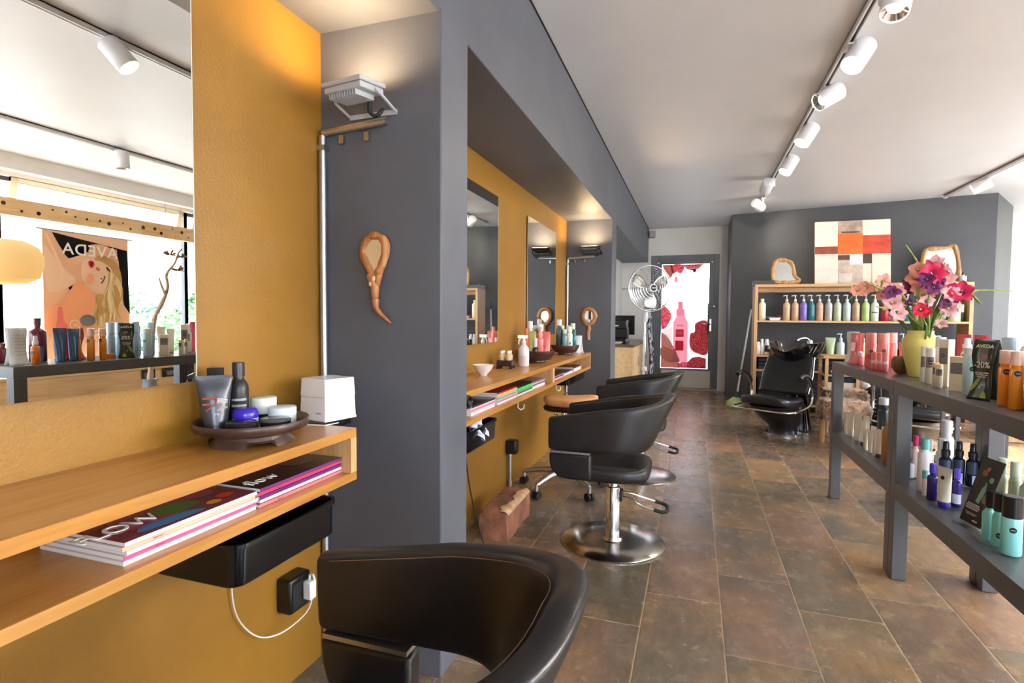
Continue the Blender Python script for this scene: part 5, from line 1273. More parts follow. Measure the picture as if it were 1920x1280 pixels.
def bowl2(x, y, R, h, label):
    t = thing('wooden_bowl', label, 'bowl', (x, y, Z8))
    MB().lathe([(R*.50, 0), (R*.52, .004), (R*.50, .016), (R*.76, .021), (R*.93, h*.62), (R, h-.006), (R*1.0, h), (R*.95, h-.002), (R*.88, h*.60), (R*.72, .032), (.002, .030)], n=44).build('bowl_body', DWOOD, t, 55)
bowl2(-1.005, 3.50, .122, .082, 'dark wooden bowl crowded with pink and green products, nearer one')
bowl2(-1.01, 4.36, .115, .078, 'dark wooden bowl of pale green and navy bottles, by the far pier')
g = 'products in the nearer far counter bowl'
zb = Z8+.034
tube_up('green_tube', -1.033, 3.469, zb+.002, .075, .175, math.radians(-20), pl(196, 210, 140, .35), pl(206, 216, 160), 'lime squeeze tube with dot in the nearer dark bowl', 'tube', g)
bottle('clear_cap_bottle', -1.054, 3.500, zb+.004, .022, .24, pl(206, 206, 190, .3), pl(232, 230, 228, .2), 'tall pale bottle with clear cap behind the lime tube', 'bottle', g, caph=.2, capr=.8)
bottle('orange_tube', -1.065, 3.451, zb+.006, .018, .19, pl(232, 104, 60, .3), pl(232, 104, 60, .3), 'orange bottle at the wall side of the nearer dark bowl', 'bottle', g)
bottle('pink_spray', -0.970, 3.458, zb, .022, .205, pl(240, 130, 124, .3), pl(240, 150, 140, .25), 'coral pink spray bottle at the front of the nearer dark bowl', 'bottle', g, caph=.3, capr=.7, style='mist')
tube_up('pink_tube', -0.949, 3.514, zb+.004, .085, .17, math.radians(-25), pl(242, 140, 138, .3), pl(240, 150, 144), 'broad coral pink tube at the right of the nearer dark bowl', 'tube', g)
bottle('pink_bottle', -0.994, 3.542, zb+.002, .026, .22, pl(242, 150, 146, .3), pl(236, 232, 230, .2), 'coral bottle with clear top at the back of the nearer dark bowl', 'bottle', g, caph=.2, capr=.8)
bottle('black_white_bottle', -0.998, 3.441, zb+.001, .019, .13, pl(40, 36, 40), pl(226, 222, 222), 'small black bottle with white cap in the nearer dark bowl', 'bottle', g, caph=.45, capr=.7)
bottle('red_spray', -0.953, 3.469, zb+.004, .013, .10, pl(190, 30, 56), BLK, 'tiny red spray with black nozzle at the front of the nearer dark bowl', 'bottle', g, caph=.4, capr=.6, style='mist')
g = 'products in the farther bowl'
for i, (x, y, r, h, c, cc, lb) in enumerate(((-1.07, 4.32, .026, .25, (50, 60, 70), (196, 200, 206), 'tall navy bottle with clear cap at the wall side'), (-1.05, 4.38, .024, .20, (206, 206, 200), (226, 226, 226), 'pale bottle beside the tall navy one'),
                                             (-1.0, 4.30, .022, .17, (120, 160, 170), (200, 206, 208), 'blue grey bottle at the front'), (-.985, 4.42, .028, .20, (196, 204, 180), (214, 218, 200), 'sage bottle at the back'), (-.95, 4.32, .024, .19, (222, 220, 206), (226, 226, 220), 'cream bottle with dot at the front'),
                                             (-.93, 4.40, .024, .22, (180, 204, 160), (196, 214, 180), 'mint bottle at the right'), (-.905, 4.36, .018, .17, (20, 130, 136), (20, 110, 120), 'sea green bottle on the right rim side'))):
    bottle('bowl_bottle', -1.01+(x+1.01)*.72, 4.36+(y-4.36)*.72, zb+.004, r, h, pl(*c, .3), pl(*cc, .3), lb+' of the farther dark bowl', 'bottle', g, caph=.2, capr=.75, dot=.3 if i == 4 else None)
leaflet(-.965, 4.60, Z8, .10, .15, .04, math.radians(-10), pl(232, 232, 236, .4), 'white folded card standing behind the farther dark bowl')

# ------------------------------------------------------------------ backwash unit with chair
BG = mat('black_ceramic', (10, 10, 12), .06, coat=.5); BV = leather('black_vinyl', (20, 20, 22), (30, 30, 33), .28)
def wash_unit(x, y, rz, label, lab_b, labc):
    """local: client faces +x; basin behind at -x"""
    t = thing('wash_chair', label, 'chair', (x, y, 0), rz, 'backwash chairs')
    # seat
    def rr(x0, x1, hw, z, k=1.):
        return [((x0+x1)/2+(x1-x0)/2*k*abs(math.cos(a))**.5*(1 if math.cos(a) > 0 else -1), hw*k*abs(math.sin(a))**.4*(1 if math.sin(a) > 0 else -1), z+.03*max(0, math.cos(a))*(1 if True else 0)) for a in [2*PI*i/28 for i in range(28)]]
    MB().rings([rr(-.20, .26, .24, z, k_) for z, k_ in ((.30, .92), (.31, .98), (.35, 1.), (.375, .98), (.385, .9))]).build('seat_cushion', BV, t, 180, subsurf=1)
    Mb = Matrix.Translation((-.20, 0, .40)) @ Matrix.Rotation(math.radians(-24), 4, 'Y')
    rs = []
    for z, hw, th in ((0, .20, .03), (.02, .225, .05), (.12, .235, .06), (.30, .225, .055), (.38, .215, .05), (.40, .20, .03)):
        rs.append([Mb @ Vector((th*math.sin(a)*.5 if False else th*.5*abs(math.cos(a))**.4*(1 if math.cos(a) > 0 else -1), hw*abs(math.sin(a))**.35*(1 if math.sin(a) > 0 else -1), z)) for a in [2*PI*i/28 for i in range(28)]])
    MB().rings(rs).build('backrest', BV, t, 180, subsurf=1)
    for s in (-1, 1): MB().tube([Mb @ Vector((-.0, s*.232, .02)), Mb @ Vector((0, s*.238, .2)), Mb @ Vector((0, s*.218, .39))], .006, 6).build('back_edge_trim', CHROME, t, 60)
    for s in (-1, 1):
        yy = s*.29
        pth = smooth_path([(.10, yy, .585), (.02, yy, .595), (-.06, yy, .565), (-.13, yy, .49), (-.16, yy, .40), (-.12, yy, .33), (.0, yy, .30), (.14, yy, .29), (.20, yy-.0, .29)], 5)
        a_ = MB().tube(pth, .011, 8); ar = a_.build('armrest_frame', CHROME, t, 60)
        MB().tube(smooth_path([(.13, yy, .585), (.06, yy, .607), (-.02, yy, .60), (-.09, yy, .56), (-.135, yy, .50)], 5), [.020]*21, 10).build('arm_pad', BLK, ar, 60)
    MB().tube(smooth_path([(.20, -.29, .29), (.27, -.22, .285), (.28, 0, .285), (.27, .22, .285), (.20, .29, .29)], 6), .009, 8).build('front_bar', CHROME, t, 60)
    # bellows-like under body sloping to the foot
    rs = []
    for z, cx, a, b_ in ((.02, -.22, .13, .13), (.08, -.22, .125, .13), (.12, -.20, .15, .17), (.20, -.12, .20, .20), (.285, -.02, .22, .215), (.305, .0, .21, .21)):
        rs.append([(cx+a*math.cos(q), b_*math.sin(q), z) for q in [2*PI*i/24 for i in range(24)]])
    MB().rings(rs).build('seat_shroud', BV, t, 60)
    MB().lathe([(.16, 0.001), (.163, .018), (.13, .02)], cx=-.22, n=32).build('foot_ring', CHROME, t, 50)
    u = thing('wash_basin', lab_b, 'basin', (x, y, 0), rz, 'black wash basins')
    rs = []
    for z, cx, a, b_ in ((.012, -.545, .14, .13), (.02, -.545, .14, .13), (.30, -.52, .11, .10), (.52, -.45, .09, .09), (.64, -.46, .10, .10), (.70, -.47, .12, .12)):
        rs.append([(cx+a*math.cos(q), b_*math.sin(q), z) for q in [2*PI*i/24 for i in range(24)]])
    MB().rings(rs).build('pedestal', BG, u, 60)
    rs = []; n = 40
    for z, R, dz in ((.69, .10, 0), (.70, .14, 0), (.75, .20, .01), (.82, .235, .03), (.865, .25, .045), (.88, .252, .05), (.884, .24, .05), (.87, .225, .045), (.80, .19, .02), (.735, .13, 0), (.72, .01, 0)):
        ring = []
        for i in range(n):
            q = 2*PI*i/n; c, s_ = math.cos(q), math.sin(q)
            neck = math.exp(-((q if q < PI else q-2*PI)/.42)**2)           # dip for the neck at +x
            ring.append((-.47+R*c*1.08, R*s_, z-neck*dz*1.5+dz*.5*(abs(s_)**2)*.6))
        rs.append(ring)
    MB().rings(rs, True, True).build('bowl', BG, u, 60)
    MB().lathe([(.03, .87), (.028, .90), (.02, .915), (.001, .917)], cx=-.66, cy=.05, n=16).tube(smooth_path([(-.66, .05, .90), (-.62, .03, .93), (-.55, .0, .925), (-.50, -.01, .905)]), .011, 8).build('tap', CHROME, u, 60)
    return t
wash_unit(.72, 5.66, math.radians(-122), 'black salon wash chair with chrome arms in front of the oak shelf', 'glossy black wash basin on a pedestal in front of the oak shelf', 1)
wash_unit(1.74, 5.32, math.radians(-108), 'second black wash chair glimpsed through the display shelf', 'second glossy black wash basin, hidden behind the flowers and display shelf', 2)

# fur stools
FUR = paint('fur_brown', (134, 108, 88), .95, .45, .9, 160., 26.)
def fur_stool(x, y, rz, label, w=.36, d=.30, h=.40):
    t = thing('fur_stool', label, 'stool', (x, y, 0), rz, 'fur stools')
    mb = MB(); rnd = random.Random(int(x*100))
    rs = []
    for z, k_ in ((h-.17, .99), (h-.16, 1.03), (h-.08, 1.03), (h-.03, 1.01), (h-.005, .95), (h, .8)):
        ring = []
        for i in range(40):
            a = 2*PI*i/40; c, s_ = math.cos(a), math.sin(a)
            j = 1+.025*(rnd.random()-.5)
            ring.append((w/2*k_*j*abs(c)**.35*(1 if c > 0 else -1), d/2*k_*j*abs(s_)**.35*(1 if s_ > 0 else -1), z+(rnd.random()-.5)*(.03 if z < h-.15 else .006)))
        rs.append(ring)
    s = mb.rings(rs).build('fur_seat', FUR, t, 180)
    # short hairs
    hm = MB()
    for i in range(2600):
        a = rnd.random()*2*PI; c, s_ = math.cos(a), math.sin(a); top = rnd.random() < .4
        if top: q = rnd.random()**.5; p = Vector((w/2*q*abs(c)**.5*(1 if c > 0 else -1), d/2*q*abs(s_)**.5*(1 if s_ > 0 else -1), h-.003)); d_ = Vector((rnd.random()-.5, rnd.random()-.5, .5)).normalized()
        else: p = Vector((w/2*abs(c)**.35*(1 if c > 0 else -1), d/2*abs(s_)**.35*(1 if s_ > 0 else -1), h-.17+.16*rnd.random())); d_ = Vector((c*.8, s_*.8, -.7)).normalized()
        e_ = d_.orthogonal()*.0022; L_ = .018+.014*rnd.random()
        hm.add([p-e_, p+e_, p+d_*L_], [(0, 1, 2)])
    tag(hm.build('fur_hairs', [paint('fur_pale', (166, 142, 122), .9, .4, 0., 1., 30.)], t), kind='stuff')
    for a in (-1, 1):
        for b_ in (-1, 1): MB().cyl((a*(w/2-.05), b_*(d/2-.05), .002), (a*(w/2-.05), b_*(d/2-.05), h-.15), .022, .024, 12).build('leg', wood('stool_leg', (150, 100, 62), (190, 140, 92), (206, 162, 116), 2, .4), t, 60)
fur_stool(1.26, 5.48, math.radians(10), 'low stool with a brown fur seat and round wooden legs behind the display post', .34, .32, .40)
fur_stool(1.38, 5.95, math.radians(4), 'second fur stool standing behind the first one', .34, .32, .44)

# wooden rack with towels in front of the bookshelf
t = thing('towel_rack', 'light wooden rack with patterned towels beside the wash basin', 'rack', (1.36, 6.70, 0))
for x in (0, .30):
    for y in (0, .32): B(x, x+.032, y, y+.03, .001, .70).build('post', OAKZ, t, bevel=.002)
B(-.02, .352, -.01, .36, .70, .725).build('top_board', OAKX, t, bevel=.002)
for z in (.50, .355, .12): B(.0, .332, .03, .32, z, z+.02).build('rack_board', OAKX, t)
B(.032, .30, .0, .02, .345, .385).build('front_rail', OAKX, t)
for i, (z, h, c, lb) in enumerate(((.521, .07, (30, 30, 38), 'dark towel with white scroll pattern under the rack top'), (.376, .06, (206, 190, 168), 'beige folded towel on the rack'), (.437, .05, (34, 38, 50), 'navy towel lying on the beige one'))):
    q = thing('folded_towel', lb, 'towel', (1.375, 6.72, z))
    B(.01, .29, .0, .26, 0, h).build('towel_body', paint('towel_%d' % i, c, .9, .1, .5, 200.), q, bevel=.012)
    if i == 0:
        F = Flat(q, frame_M((0, -.001, 0), (1, 0, 0), (0, 0, 1)), .0004)
        for k_ in range(3):
            F.ell('scroll_print', .07+.08*k_, .035, .022, .02, pl(220, 220, 224, .8)); F.ell('scroll_print', .075+.08*k_, .032, .014, .012, paint('towel_0', c))
t = thing('curved_wooden_tray', 'light wooden tray board jutting out beside the towel rack', 'tray', (1.70, 6.68, .30))
MB().prism([(0, 0), (.12, .01), (.17, .06), (.18, .2), (.0, .25)], 0, .07).build('tray_body', OAKX, t, bevel=.006)
t = thing('white_bag', 'crumpled white and grey bag lying on the curved wooden tray', 'bag', (1.77, 6.78, .371))
MB().sph((0, 0, .05), (.07, .07, .05), 14, 9).build('bag_body', paint('bag_white', (206, 206, 214), .6, .3, .6, 30., 20.), t, 180)
t = thing('sequin_bag', 'large black bag with silver studs on the floor behind the display shelf', 'bag', (1.84, 6.30, 0))
MB().rings([[(a*math.cos(q)+.02*math.sin(3*q), b_*math.sin(q), z) for q in [2*PI*i/24 for i in range(24)]] for z, a, b_ in ((0.002, .22, .15), (.05, .26, .18), (.25, .25, .17), (.42, .2, .12), (.47, .12, .05))]).build('bag_body', paint('bag_black', (18, 18, 22), .55, .2, .4, 40.), t, 60)
sm = MB(); rnd = random.Random(4)
for i in range(5):
    for j in range(8): sm.sph((-.15+.045*j, -.178+.004*abs(j-4), .18+.04*i), .005, 6, 4)
sm.build('studs', STEEL, t, 180)
tag(MB().box(0, .05, 0, .03, 0, .05).build('coral_box', pl(236, 120, 100), None, bevel=.003, loc=(1.88, 6.24, .474)), 'tiny coral box on top of the studded black bag', 'box')

# mop leaning against the block corner
t = thing('floor_mop', 'mop with pale pole, teal grips and green microfibre head leaning by the dark wall', 'mop', (.505, 7.36, 0))
a = Vector((.0, .0, .05)); b_ = Vector((.21, .44, 1.36)); d_ = (b_-a).normalized()
MB().cyl(a+d_*.10, b_-d_*.10, .0115).build('pole', pl(206, 200, 196, .3), t, 60)
MB().cyl(b_-d_*.12, b_, .015).build('upper_grip', pl(20, 74, 80, .4), t, 60)
MB().cyl(a+d_*.0, a+d_*.16, .024, .017).build('lower_grip', pl(20, 90, 100, .4), t, 60)
rs = []
for z, w, dd in ((.002, .085, .075), (.03, .10, .09), (.08, .085, .07), (.13, .03, .03)):
    rs.append([(w*math.cos(q)*(1+.22*math.sin(5*q)), dd*math.sin(q)*(1+.2*math.cos(4*q)), z+.006*math.sin(3*q)) for q in [2*PI*i/30 for i in range(30)]])
rs[0] = [(x, y, .002) for x, y, z in rs[0]]
MB().rings(rs).build('mop_head', paint('microfibre', (190, 206, 150), .9, .12, .8, 90.), t, 180)

# ------------------------------------------------------------------ pedestal fan
t = thing('pedestal_fan', 'chrome pedestal fan with a round wire cage near the door', 'fan', (-.555, 6.42, 0), 0)
FX = Vector((.065, -.02, 1.465)); nrm = Vector((math.sin(math.radians(28)), -math.cos(math.radians(28)), .02)).normalized()
MF = Matrix.Translation(FX) @ nrm.to_track_quat('Z', 'Y').to_matrix().to_4x4()
cage = MB(); R0 = .262
def ringpts(r, z, n=48): return [MF @ Vector((r*math.cos(2*PI*i/n), r*math.sin(2*PI*i/n), z)) for i in range(n)]
cage.tube(ringpts(R0, 0), .0055, 8, closed=True); cage.tube(ringpts(R0, -.03), .003, 6, closed=True)
for i in range(12):
    a = 2*PI*i/12
    for zc in (1, -1):
        pts = [Vector((r*math.cos(a), r*math.sin(a), zc*(.075*(1-(r/R0)**3))-(.03 if zc < 0 else 0))) for r in (.045, .1, .16, .21, R0)]
        cage.tube([MF @ p for p in pts], .0018, 5)
for r in (.085, .115, .145, .175, .20, .222, .243):
    cage.tube(ringpts(r, .075*(1-(r/R0)**3), 36), .0010, 4, closed=True); cage.tube(ringpts(r, -.03-.075*(1-(r/R0)**3), 36), .0010, 4, closed=True)
cage.build('wire_cage', CHROME, t, 60)
bl = MB()
for k_ in range(3):
    a0 = 2*PI*k_/3+.5
    def bf(u, v):
        r = .04+.195*v; w = .25+.55*math.sin(PI*min(1, .25+v*.7)); a = a0+(u-.5)*w*1.3
        return tuple(MF @ Vector((r*math.cos(a), r*math.sin(a), -.02+(u-.5)*.05)))
    bl.grid(bf, 8, 8)
bl.build('fan_blades', mat('blade_alu', (206, 206, 204), .25, .9), t, 180, solid=.002)
MB().lathe([(.044, .070), (.046, .078), (.044, .084), (.034, .086)], n=28, M=MF).build('hub_ring', WHP, t, 50)
MB().lathe([(.034, .080), (.034, .088), (.001, .089)], n=24, M=MF).build('hub_badge', BLKM, t, 50)
MB().box(-.026, .026, -.006, .006, .0895, .0905, M=MF @ Matrix.Rotation(PI/2*0, 4, 'Z')).build('badge_lettering', pl(200, 200, 200), t)
MB().lathe([(.03, -.03), (.055, -.06), (.058, -.15), (.045, -.18), (.001, -.185)], n=24, M=MF).build('motor', pl(196, 198, 202, .3), t, 50)
MB().cyl((0, .06, .02), (0, .06, .9), .019).cyl((0, .06, .9), (0.0, .06, 1.16), .013).build('pole', CHROME, t, 50)
MB().lathe([(.028, 1.08), (.034, 1.10), (.036, 1.20), (.026, 1.24)], cx=0, cy=.06, n=18).cyl((0, .06, 1.22), (.01, .06, 1.40), .014).build('neck_joint', pl(206, 206, 208, .25), t, 50)
MB().lathe([(.024, .50), (.032, .51), (.032, .55), (.024, .56)], cy=.06, n=18).build('height_collar', pl(196, 196, 200, .25), t, 50)
MB().lathe([(.20, .001), (.205, .015), (.06, .03), (.03, .06)], cy=.06, n=36).build('base', pl(60, 60, 64, .3), t, 50)

# ------------------------------------------------------------------ cabinet with machines, left of the door
t = thing('side_cabinet', 'light wooden cabinet with dark stone top behind the fan', 'cabinet', (-1.13, 6.76, 0))
B(.0, .415, .0, 1.80, .0015, .765).build('cabinet_body', PINE, t, bevel=.003)
B(-.005, .425, -.01, 1.81, .765, .80).build('worktop', paint('worktop_stone', (92, 84, 68), .25, .2, .05, 50., 20.), t, bevel=.003)
for i in range(3): 
    dr = B(.4155, .425, .02+.595*i, .585+.595*i, .03, .745).build('door', PINE, t, bevel=.002)
    B(.426, .436, .52+.595*i, .54+.595*i, .5, .62).build('handle', STEEL, dr)
t = thing('coffee_machine', 'boxy black coffee machine on the side cabinet', 'machine', (-.95, 7.05, .8005))
B(-.10, .13, -.1, .20, 0, .06).box(-.10, .13, .06, .20, .06, .28).box(-.10, .13, -.08, .2, .19, .30).build('machine_body', BLK, t, bevel=.012)
B(-.03, .03, -.085, -.08, .22, .235).build('chrome_trim', CHROME, t)
t = thing('black_screen', 'black screen on a stand behind the coffee machine', 'screen', (-.93, 7.45, .8005))
B(-.16, .16, -.01, .02, .10, .36).build('screen_panel', BLK, t, bevel=.005)
B(-.03, .03, 0, .03, 0, .12).box(-.09, .09, -.06, .08, 0, .012).build('stand', BLKM, t)
carton(-1.045, 6.86, .8005, .13, .10, .12, 0, pl(222, 218, 210, .4), 'white carton on the near corner of the side cabinet')
for i in range(3):
    tag(MB().lathe([(.045, 0), (.065, .006), (.066, .009), (.001, .008)], n=24).build('saucer', pl(228, 226, 222, .2), None, 50, loc=(-.93+.008*i, 6.85, .8005+.0095*i)), 'white saucer in the small stack beside the white carton, %s' % ['bottommost', 'middle', 'topmost'][i], 'saucer', 'stack of saucers')
t = thing('hanging_cape', 'black and white animal print cape hanging at the cabinet end beside the door', 'cape', (-.63, 8.30, .20))
zb_ = paint('zebra', (214, 214, 224), .8, .02); ntz = NT(mat('zebra_print', (220, 220, 226), .8))
wv = ntz.n('ShaderNodeTexNoise'); wv.inputs['Scale'].default_value = 9; wv.inputs['Distortion'].default_value = 3.
ntz.l(ntz.coord((1, 1, .5)), wv.inputs['Vector']); ntz.l(ntz.ramp(wv.outputs[0], [(.47, (30, 28, 40)), (.52, (216, 216, 228))]), ntz.b.inputs['Base Color'])
MB().grid(lambda u, v: (.03*math.sin(9*u)+.02*math.sin(5*v), .30*u-.15+.02*math.sin(4*v), .95*v), 14, 14).build('cape_cloth', _M['zebra_print'], t, 180, solid=.004)
MB().cyl((0, 0, .94), (0, 0, 1.0), .006).tube([(0, 0, 1.0), (0, .62, 1.0)], .006, 6).build('hanger_rod', STEEL, t, 60)
t = thing('wall_rail', 'thin metal rail with hooks on the white wall behind the fan', 'rail', (-1.13, YD-.02, 1.60))
MB().tube([(0.0, -.02, 0), (.42, -.02, 0)], .008, 8).box(.0, .02, -.02, .018, -.012, .012).box(.40, .42, -.02, .018, -.012, .012).build('rail_bar', ALU, t, 60)
for i, (y, z, c, n) in enumerate(((6.2, 1.30, (200, 60, 120), 'pink'), (6.3, 1.27, (70, 120, 176), 'blue'), (6.4, 1.29, (40, 60, 96), 'navy'), (6.26, 1.50, (30, 28, 32), 'black'))):
    q = thing('hanging_cloth', '%s cloth hanging on the white wall just past the far pier' % n, 'cloth', (XW+.02, y, z))
    MB().grid(lambda u, v: (.035+.02*math.sin(7*u+i), (u-.5)*.09, -.16+.20*v), 8, 6).build('cloth_body', mat('cloth_%s' % n, c, .85), q, 180, solid=.006)
    MB().tube([(0, 0, .04), (.04, 0, .04), (.045, 0, .055)], .004, 6).build('hook', STEEL, q, 60)

# ------------------------------------------------------------------ ceiling tracks and spots
TRW = mat('track_white', (226, 226, 228), .35); SPW = mat('spot_white', (236, 236, 240), .3)
GLOW = mat('spot_glow', (255, 244, 224), .5, emit=14., emit_rgb=(255, 240, 214)); REFL = mat('spot_reflector', (200, 200, 205), .15, 1.)
def track(x, y0, y1, label):
    t = thing('ceiling_track', label, 'lighting track', (x, y0, ZC))
    B(-.018, -.008, 0, y1-y0, -.034, -.001).box(.008, .018, 0, y1-y0, -.034, -.001).box(-.018, .018, 0, y1-y0, -.010, -.001).build('rail', TRW, t, bevel=.001)
    B(-.008, .008, .01, y1-y0-.01, -.020, -.0101).build('dark_slot', mat('track_slot', (70, 72, 76), .5), t)
    B(-.02, .02, -.02, 0, -.036, -.001).box(-.02, .02, y1-y0, y1-y0+.02, -.036, -.001).build('end_cap', TRW, t, bevel=.002)
track(.715, -1.6, 7.62, 'main white ceiling track running above the aisle to the dark wall')
track(2.67, -1.6, 7.46, 'right hand white ceiling track, ending at the dark wall over the flowers')
def spot(x, y, d, label, on=True, power=5., r=.054, L=.15, size=75, recess=0):
    t = thing('track_spotlight', label, 'spotlight', (x, y, ZC), 0, 'white track spotlights')
    B(-.015, .015, -.05, .05, -.044, -.0341).build('adapter', TRW, t, bevel=.002)
    MB().cyl((0, 0, -.04), (0, 0, -.085), .010).build('stem', SPW, t, 60)
    d = Vector(d).normalized(); piv = Vector((0, 0, -.095)); side = Vector((-d.y, d.x, 0)); side = side.normalized() if side.length > .01 else Vector((1, 0, 0))
    c = piv+side*(r+.008); M = Matrix.Translation(c) @ d.to_track_quat('Z', 'Y').to_matrix().to_4x4()
    MB().cyl(piv-side*.008, piv+side*.010, .016).build('swivel', SPW, t, 60)
    MB().lathe([(r-.004, -.06), (r, -.056), (r, L-.062), (r-.002, L-.06), (r-.004, L-.062), (r-.005, L-.09)], n=36, M=M, cap1=False).build('barrel', SPW, t, 50)
    MB().lathe([(r-.0052, L-.068), (r*.55, L-.088), (r*.5, L-.09)], n=32, M=M, cap0=False, cap1=False).build('reflector', REFL, t, 60)
    if on:
        e_ = L-.070 if not recess else L-.088
        MB().lathe([(r*(.88 if not recess else .55), e_), (r*.3, e_+.003), (.001, e_+.004)], n=28, M=M).build('lamp_glow', GLOW, t, 60)
        li = bpy.data.lights.new('spot_beam', 'SPOT'); li.energy = power; li.color = (1., .86, .68); li.spot_size = math.radians(size); li.spot_blend = .6; li.shadow_soft_size = .03
        lo = bpy.data.objects.new('spot_beam', li); COL.objects.link(lo); lo.parent = t
        lo.location = c+d*(L-.055); lo.rotation_euler = d.to_track_quat('-Z', 'Y').to_euler()
    else:
        MB().lathe([(r*.6, L-.088), (.001, L-.087)], n=20, M=M).build('lamp_face', BLKM, t)
sp_ = [(2.70, (-.25, -.30, -1), 'nearest to the camera, clipped by the top edge', 1), (3.22, (-.55, -.45, -.9), 'second from the top edge', 0), (3.76, (-.95, -.35, -.6), 'third, turned toward the yellow wall', 1), (4.45, (-.6, -.25, -1), 'fourth along the track', 0),
       (5.25, (-.55, -.25, -1), 'fifth along the track', 0), (5.98, (-.15, .95, -.42), 'sixth, turned away toward the door', 0), (6.90, (.55, .80, -.30), 'last before the dark wall', 0)]
for y, d, lb, rc in sp_: spot(.715, y, d, 'white cylindrical spotlight on the main track, '+lb, recess=rc, power=(10 if y < 5 else 18) if y < 6 else 10, size=84 if y < 6 else 60)
spot(.715, 2.05, (-.6, .45, -.9), 'white cylindrical spotlight on the main track, the lit one seen in the near mirror', power=10, size=84)
spot(2.67, 3.35, (.0, .05, -1), 'white spotlight on the right track hanging straight down, seen in the near mirror', on=False)
spot(2.67, 6.62, (-.75, .25, -.35), 'white spotlight on the right track pointing left above the dark wall corner', power=6)
# ------------------------------------------------------------------ right side: far counter, window things seen in the mirror
t = thing('drinks_counter', 'low wooden sideboard by the cream wall at the right edge', 'sideboard', (2.72, 6.15, 0))
B(0, .8, 0, .5, .002, .60).build('sideboard_body', OAKZ, t, bevel=.004)
B(-.01, .81, -.01, .51, .60, .62).build('sideboard_top', OAKX, t, bevel=.003)
t = thing('glass_decanter', 'blue tinted glass jar with dark blue lid at the right photo edge', 'jar', (3.035, 6.45, .6205))
MB().lathe([(.05, 0), (.055, .02), (.055, .34), (.04, .40), (.038, .42)], n=24).build('jar_body', mat('blue_glass', (176, 196, 220), .05, trans=.6), t, 60)
MB().lathe([(.045, .42), (.05, .43), (.05, .48), (.03, .50), (.001, .50)], n=24).build('lid', pl(44, 56, 110, .2), t, 50)
t = thing('brown_bottle_basket', 'dark brown basket with a white lid at the right photo edge', 'basket', (2.93, 6.28, .6205))
MB().lathe([(.07, 0), (.085, .12), (.085, .20), (.001, .20)], n=20).build('basket_body', paint('basket_brown', (66, 36, 34), .7, .2, .6, 60.), t, 50)
MB().lathe([(.06, .20), (.05, .25), (.02, .29), (.001, .29)], n=20).build('white_lid', WHP, t, 50)
carton(2.80, 6.30, .6205, .05, .05, .16, 0, pl(226, 214, 182), 'small cream box at the left of the dark brown basket')
tag(B(-.05, .0, 0, .04, 0, .004).build('x', WHP, None, loc=(2.80, 6.3, .6205)), 'x', 'x')
bpy.data.objects.remove(bpy.data.objects['x'])
carton(1.79, 4.43, .80, .09, .07, .185, 0, pl(40, 42, 100, .35), 'navy blue box behind the discount card')
t = thing('side_table', 'small grey table under the navy box behind the display shelf', 'table', (1.79, 4.43, 0))
B(-.15, .15, -.13, .13, .77, .7995).build('table_top', SHELFG, t, bevel=.003)
for a in (-1, 1):
    for b_ in (-1, 1): B(a*.13-.012, a*.13+.012, b_*.11-.012, b_*.11+.012, .001, .77).build('leg', SHELFG, t)

# board with drilled holes hanging in the window
t = thing('drilled_beam', 'long pale wooden board with drilled holes across the shop window', 'beam', (3.72, .9, 1.97))
B(-.03, .03, 0, 4.11, 0, .155).build('board', PINE, t, bevel=.002)
rnd = random.Random(9); hm = MB()
yy = .1
while yy < 4.05:
    r = rnd.choice((.012, .018, .009, .020)); zz = .04+.08*rnd.random()
    hm.cyl((-.0312, yy, zz), (-.0296, yy, zz), r, n=14); yy += .07+.09*rnd.random()
hm.build('drilled_holes', pl(56, 30, 20, .8), t)
hc = MB()
for y in (.4, 2.0, 3.7): hc.cyl((.0, y, .15), (0, y, .42), .003, n=6)
hc.build('suspension_wires', STEEL, t)

# window poster (hangs in the window, picture towards the room)
PO = thing('window_poster', 'large hanging poster of a blonde woman lying back, seen mirrored in the near mirror', 'poster', (3.66, 3.72, .66))
PW2, PH2 = .80, 1.22
B(-.001, .001, -PW2/2, PW2/2, 0, PH2).build('poster_sheet', film('pst_sheet', (248, 246, 244), .25), PO)
MB().tube([(0, -PW2/2-.05, PH2+.005), (0, PW2/2+.05, PH2+.005)], .009, 8).build('hanging_bar', ALU, PO, 60)
for s_ in (-.3, .3): MB().cyl((0, s_, PH2+.01), (.05, s_, PH2+.14), .0015, n=5).build('hanging_wire', STEEL, PO)
# u: to the right when read from the room (towards -y), v up
F = Flat(PO, frame_M((-.002, 0, 0), (0, -1, 0), (0, 0, 1)), .0007)
fl_ = lambda k_, c, tr=.1: film(k_, c, .1)
DKP = fl_('pst_dark', (34, 34, 36), .3); SK = fl_('pst_skin', (240, 188, 152)); SK2 = fl_('pst_skin_light', (250, 212, 178)); SKD = fl_('pst_skin_shadow', (196, 120, 88)); BLO = fl_('pst_blonde', (240, 214, 160)); BLD = fl_('pst_blonde_dark', (206, 166, 104)); TOP = fl_('pst_top', (248, 208, 176)); LIP = fl_('pst_lip', (190, 48, 62)); PNK = fl_('pst_bottle', (244, 130, 120)); WTX = fl_('pst_white', (250, 246, 240), .5); GRYC = fl_('pst_grey', (130, 128, 132)); BRW = fl_('pst_brow', (110, 70, 50))
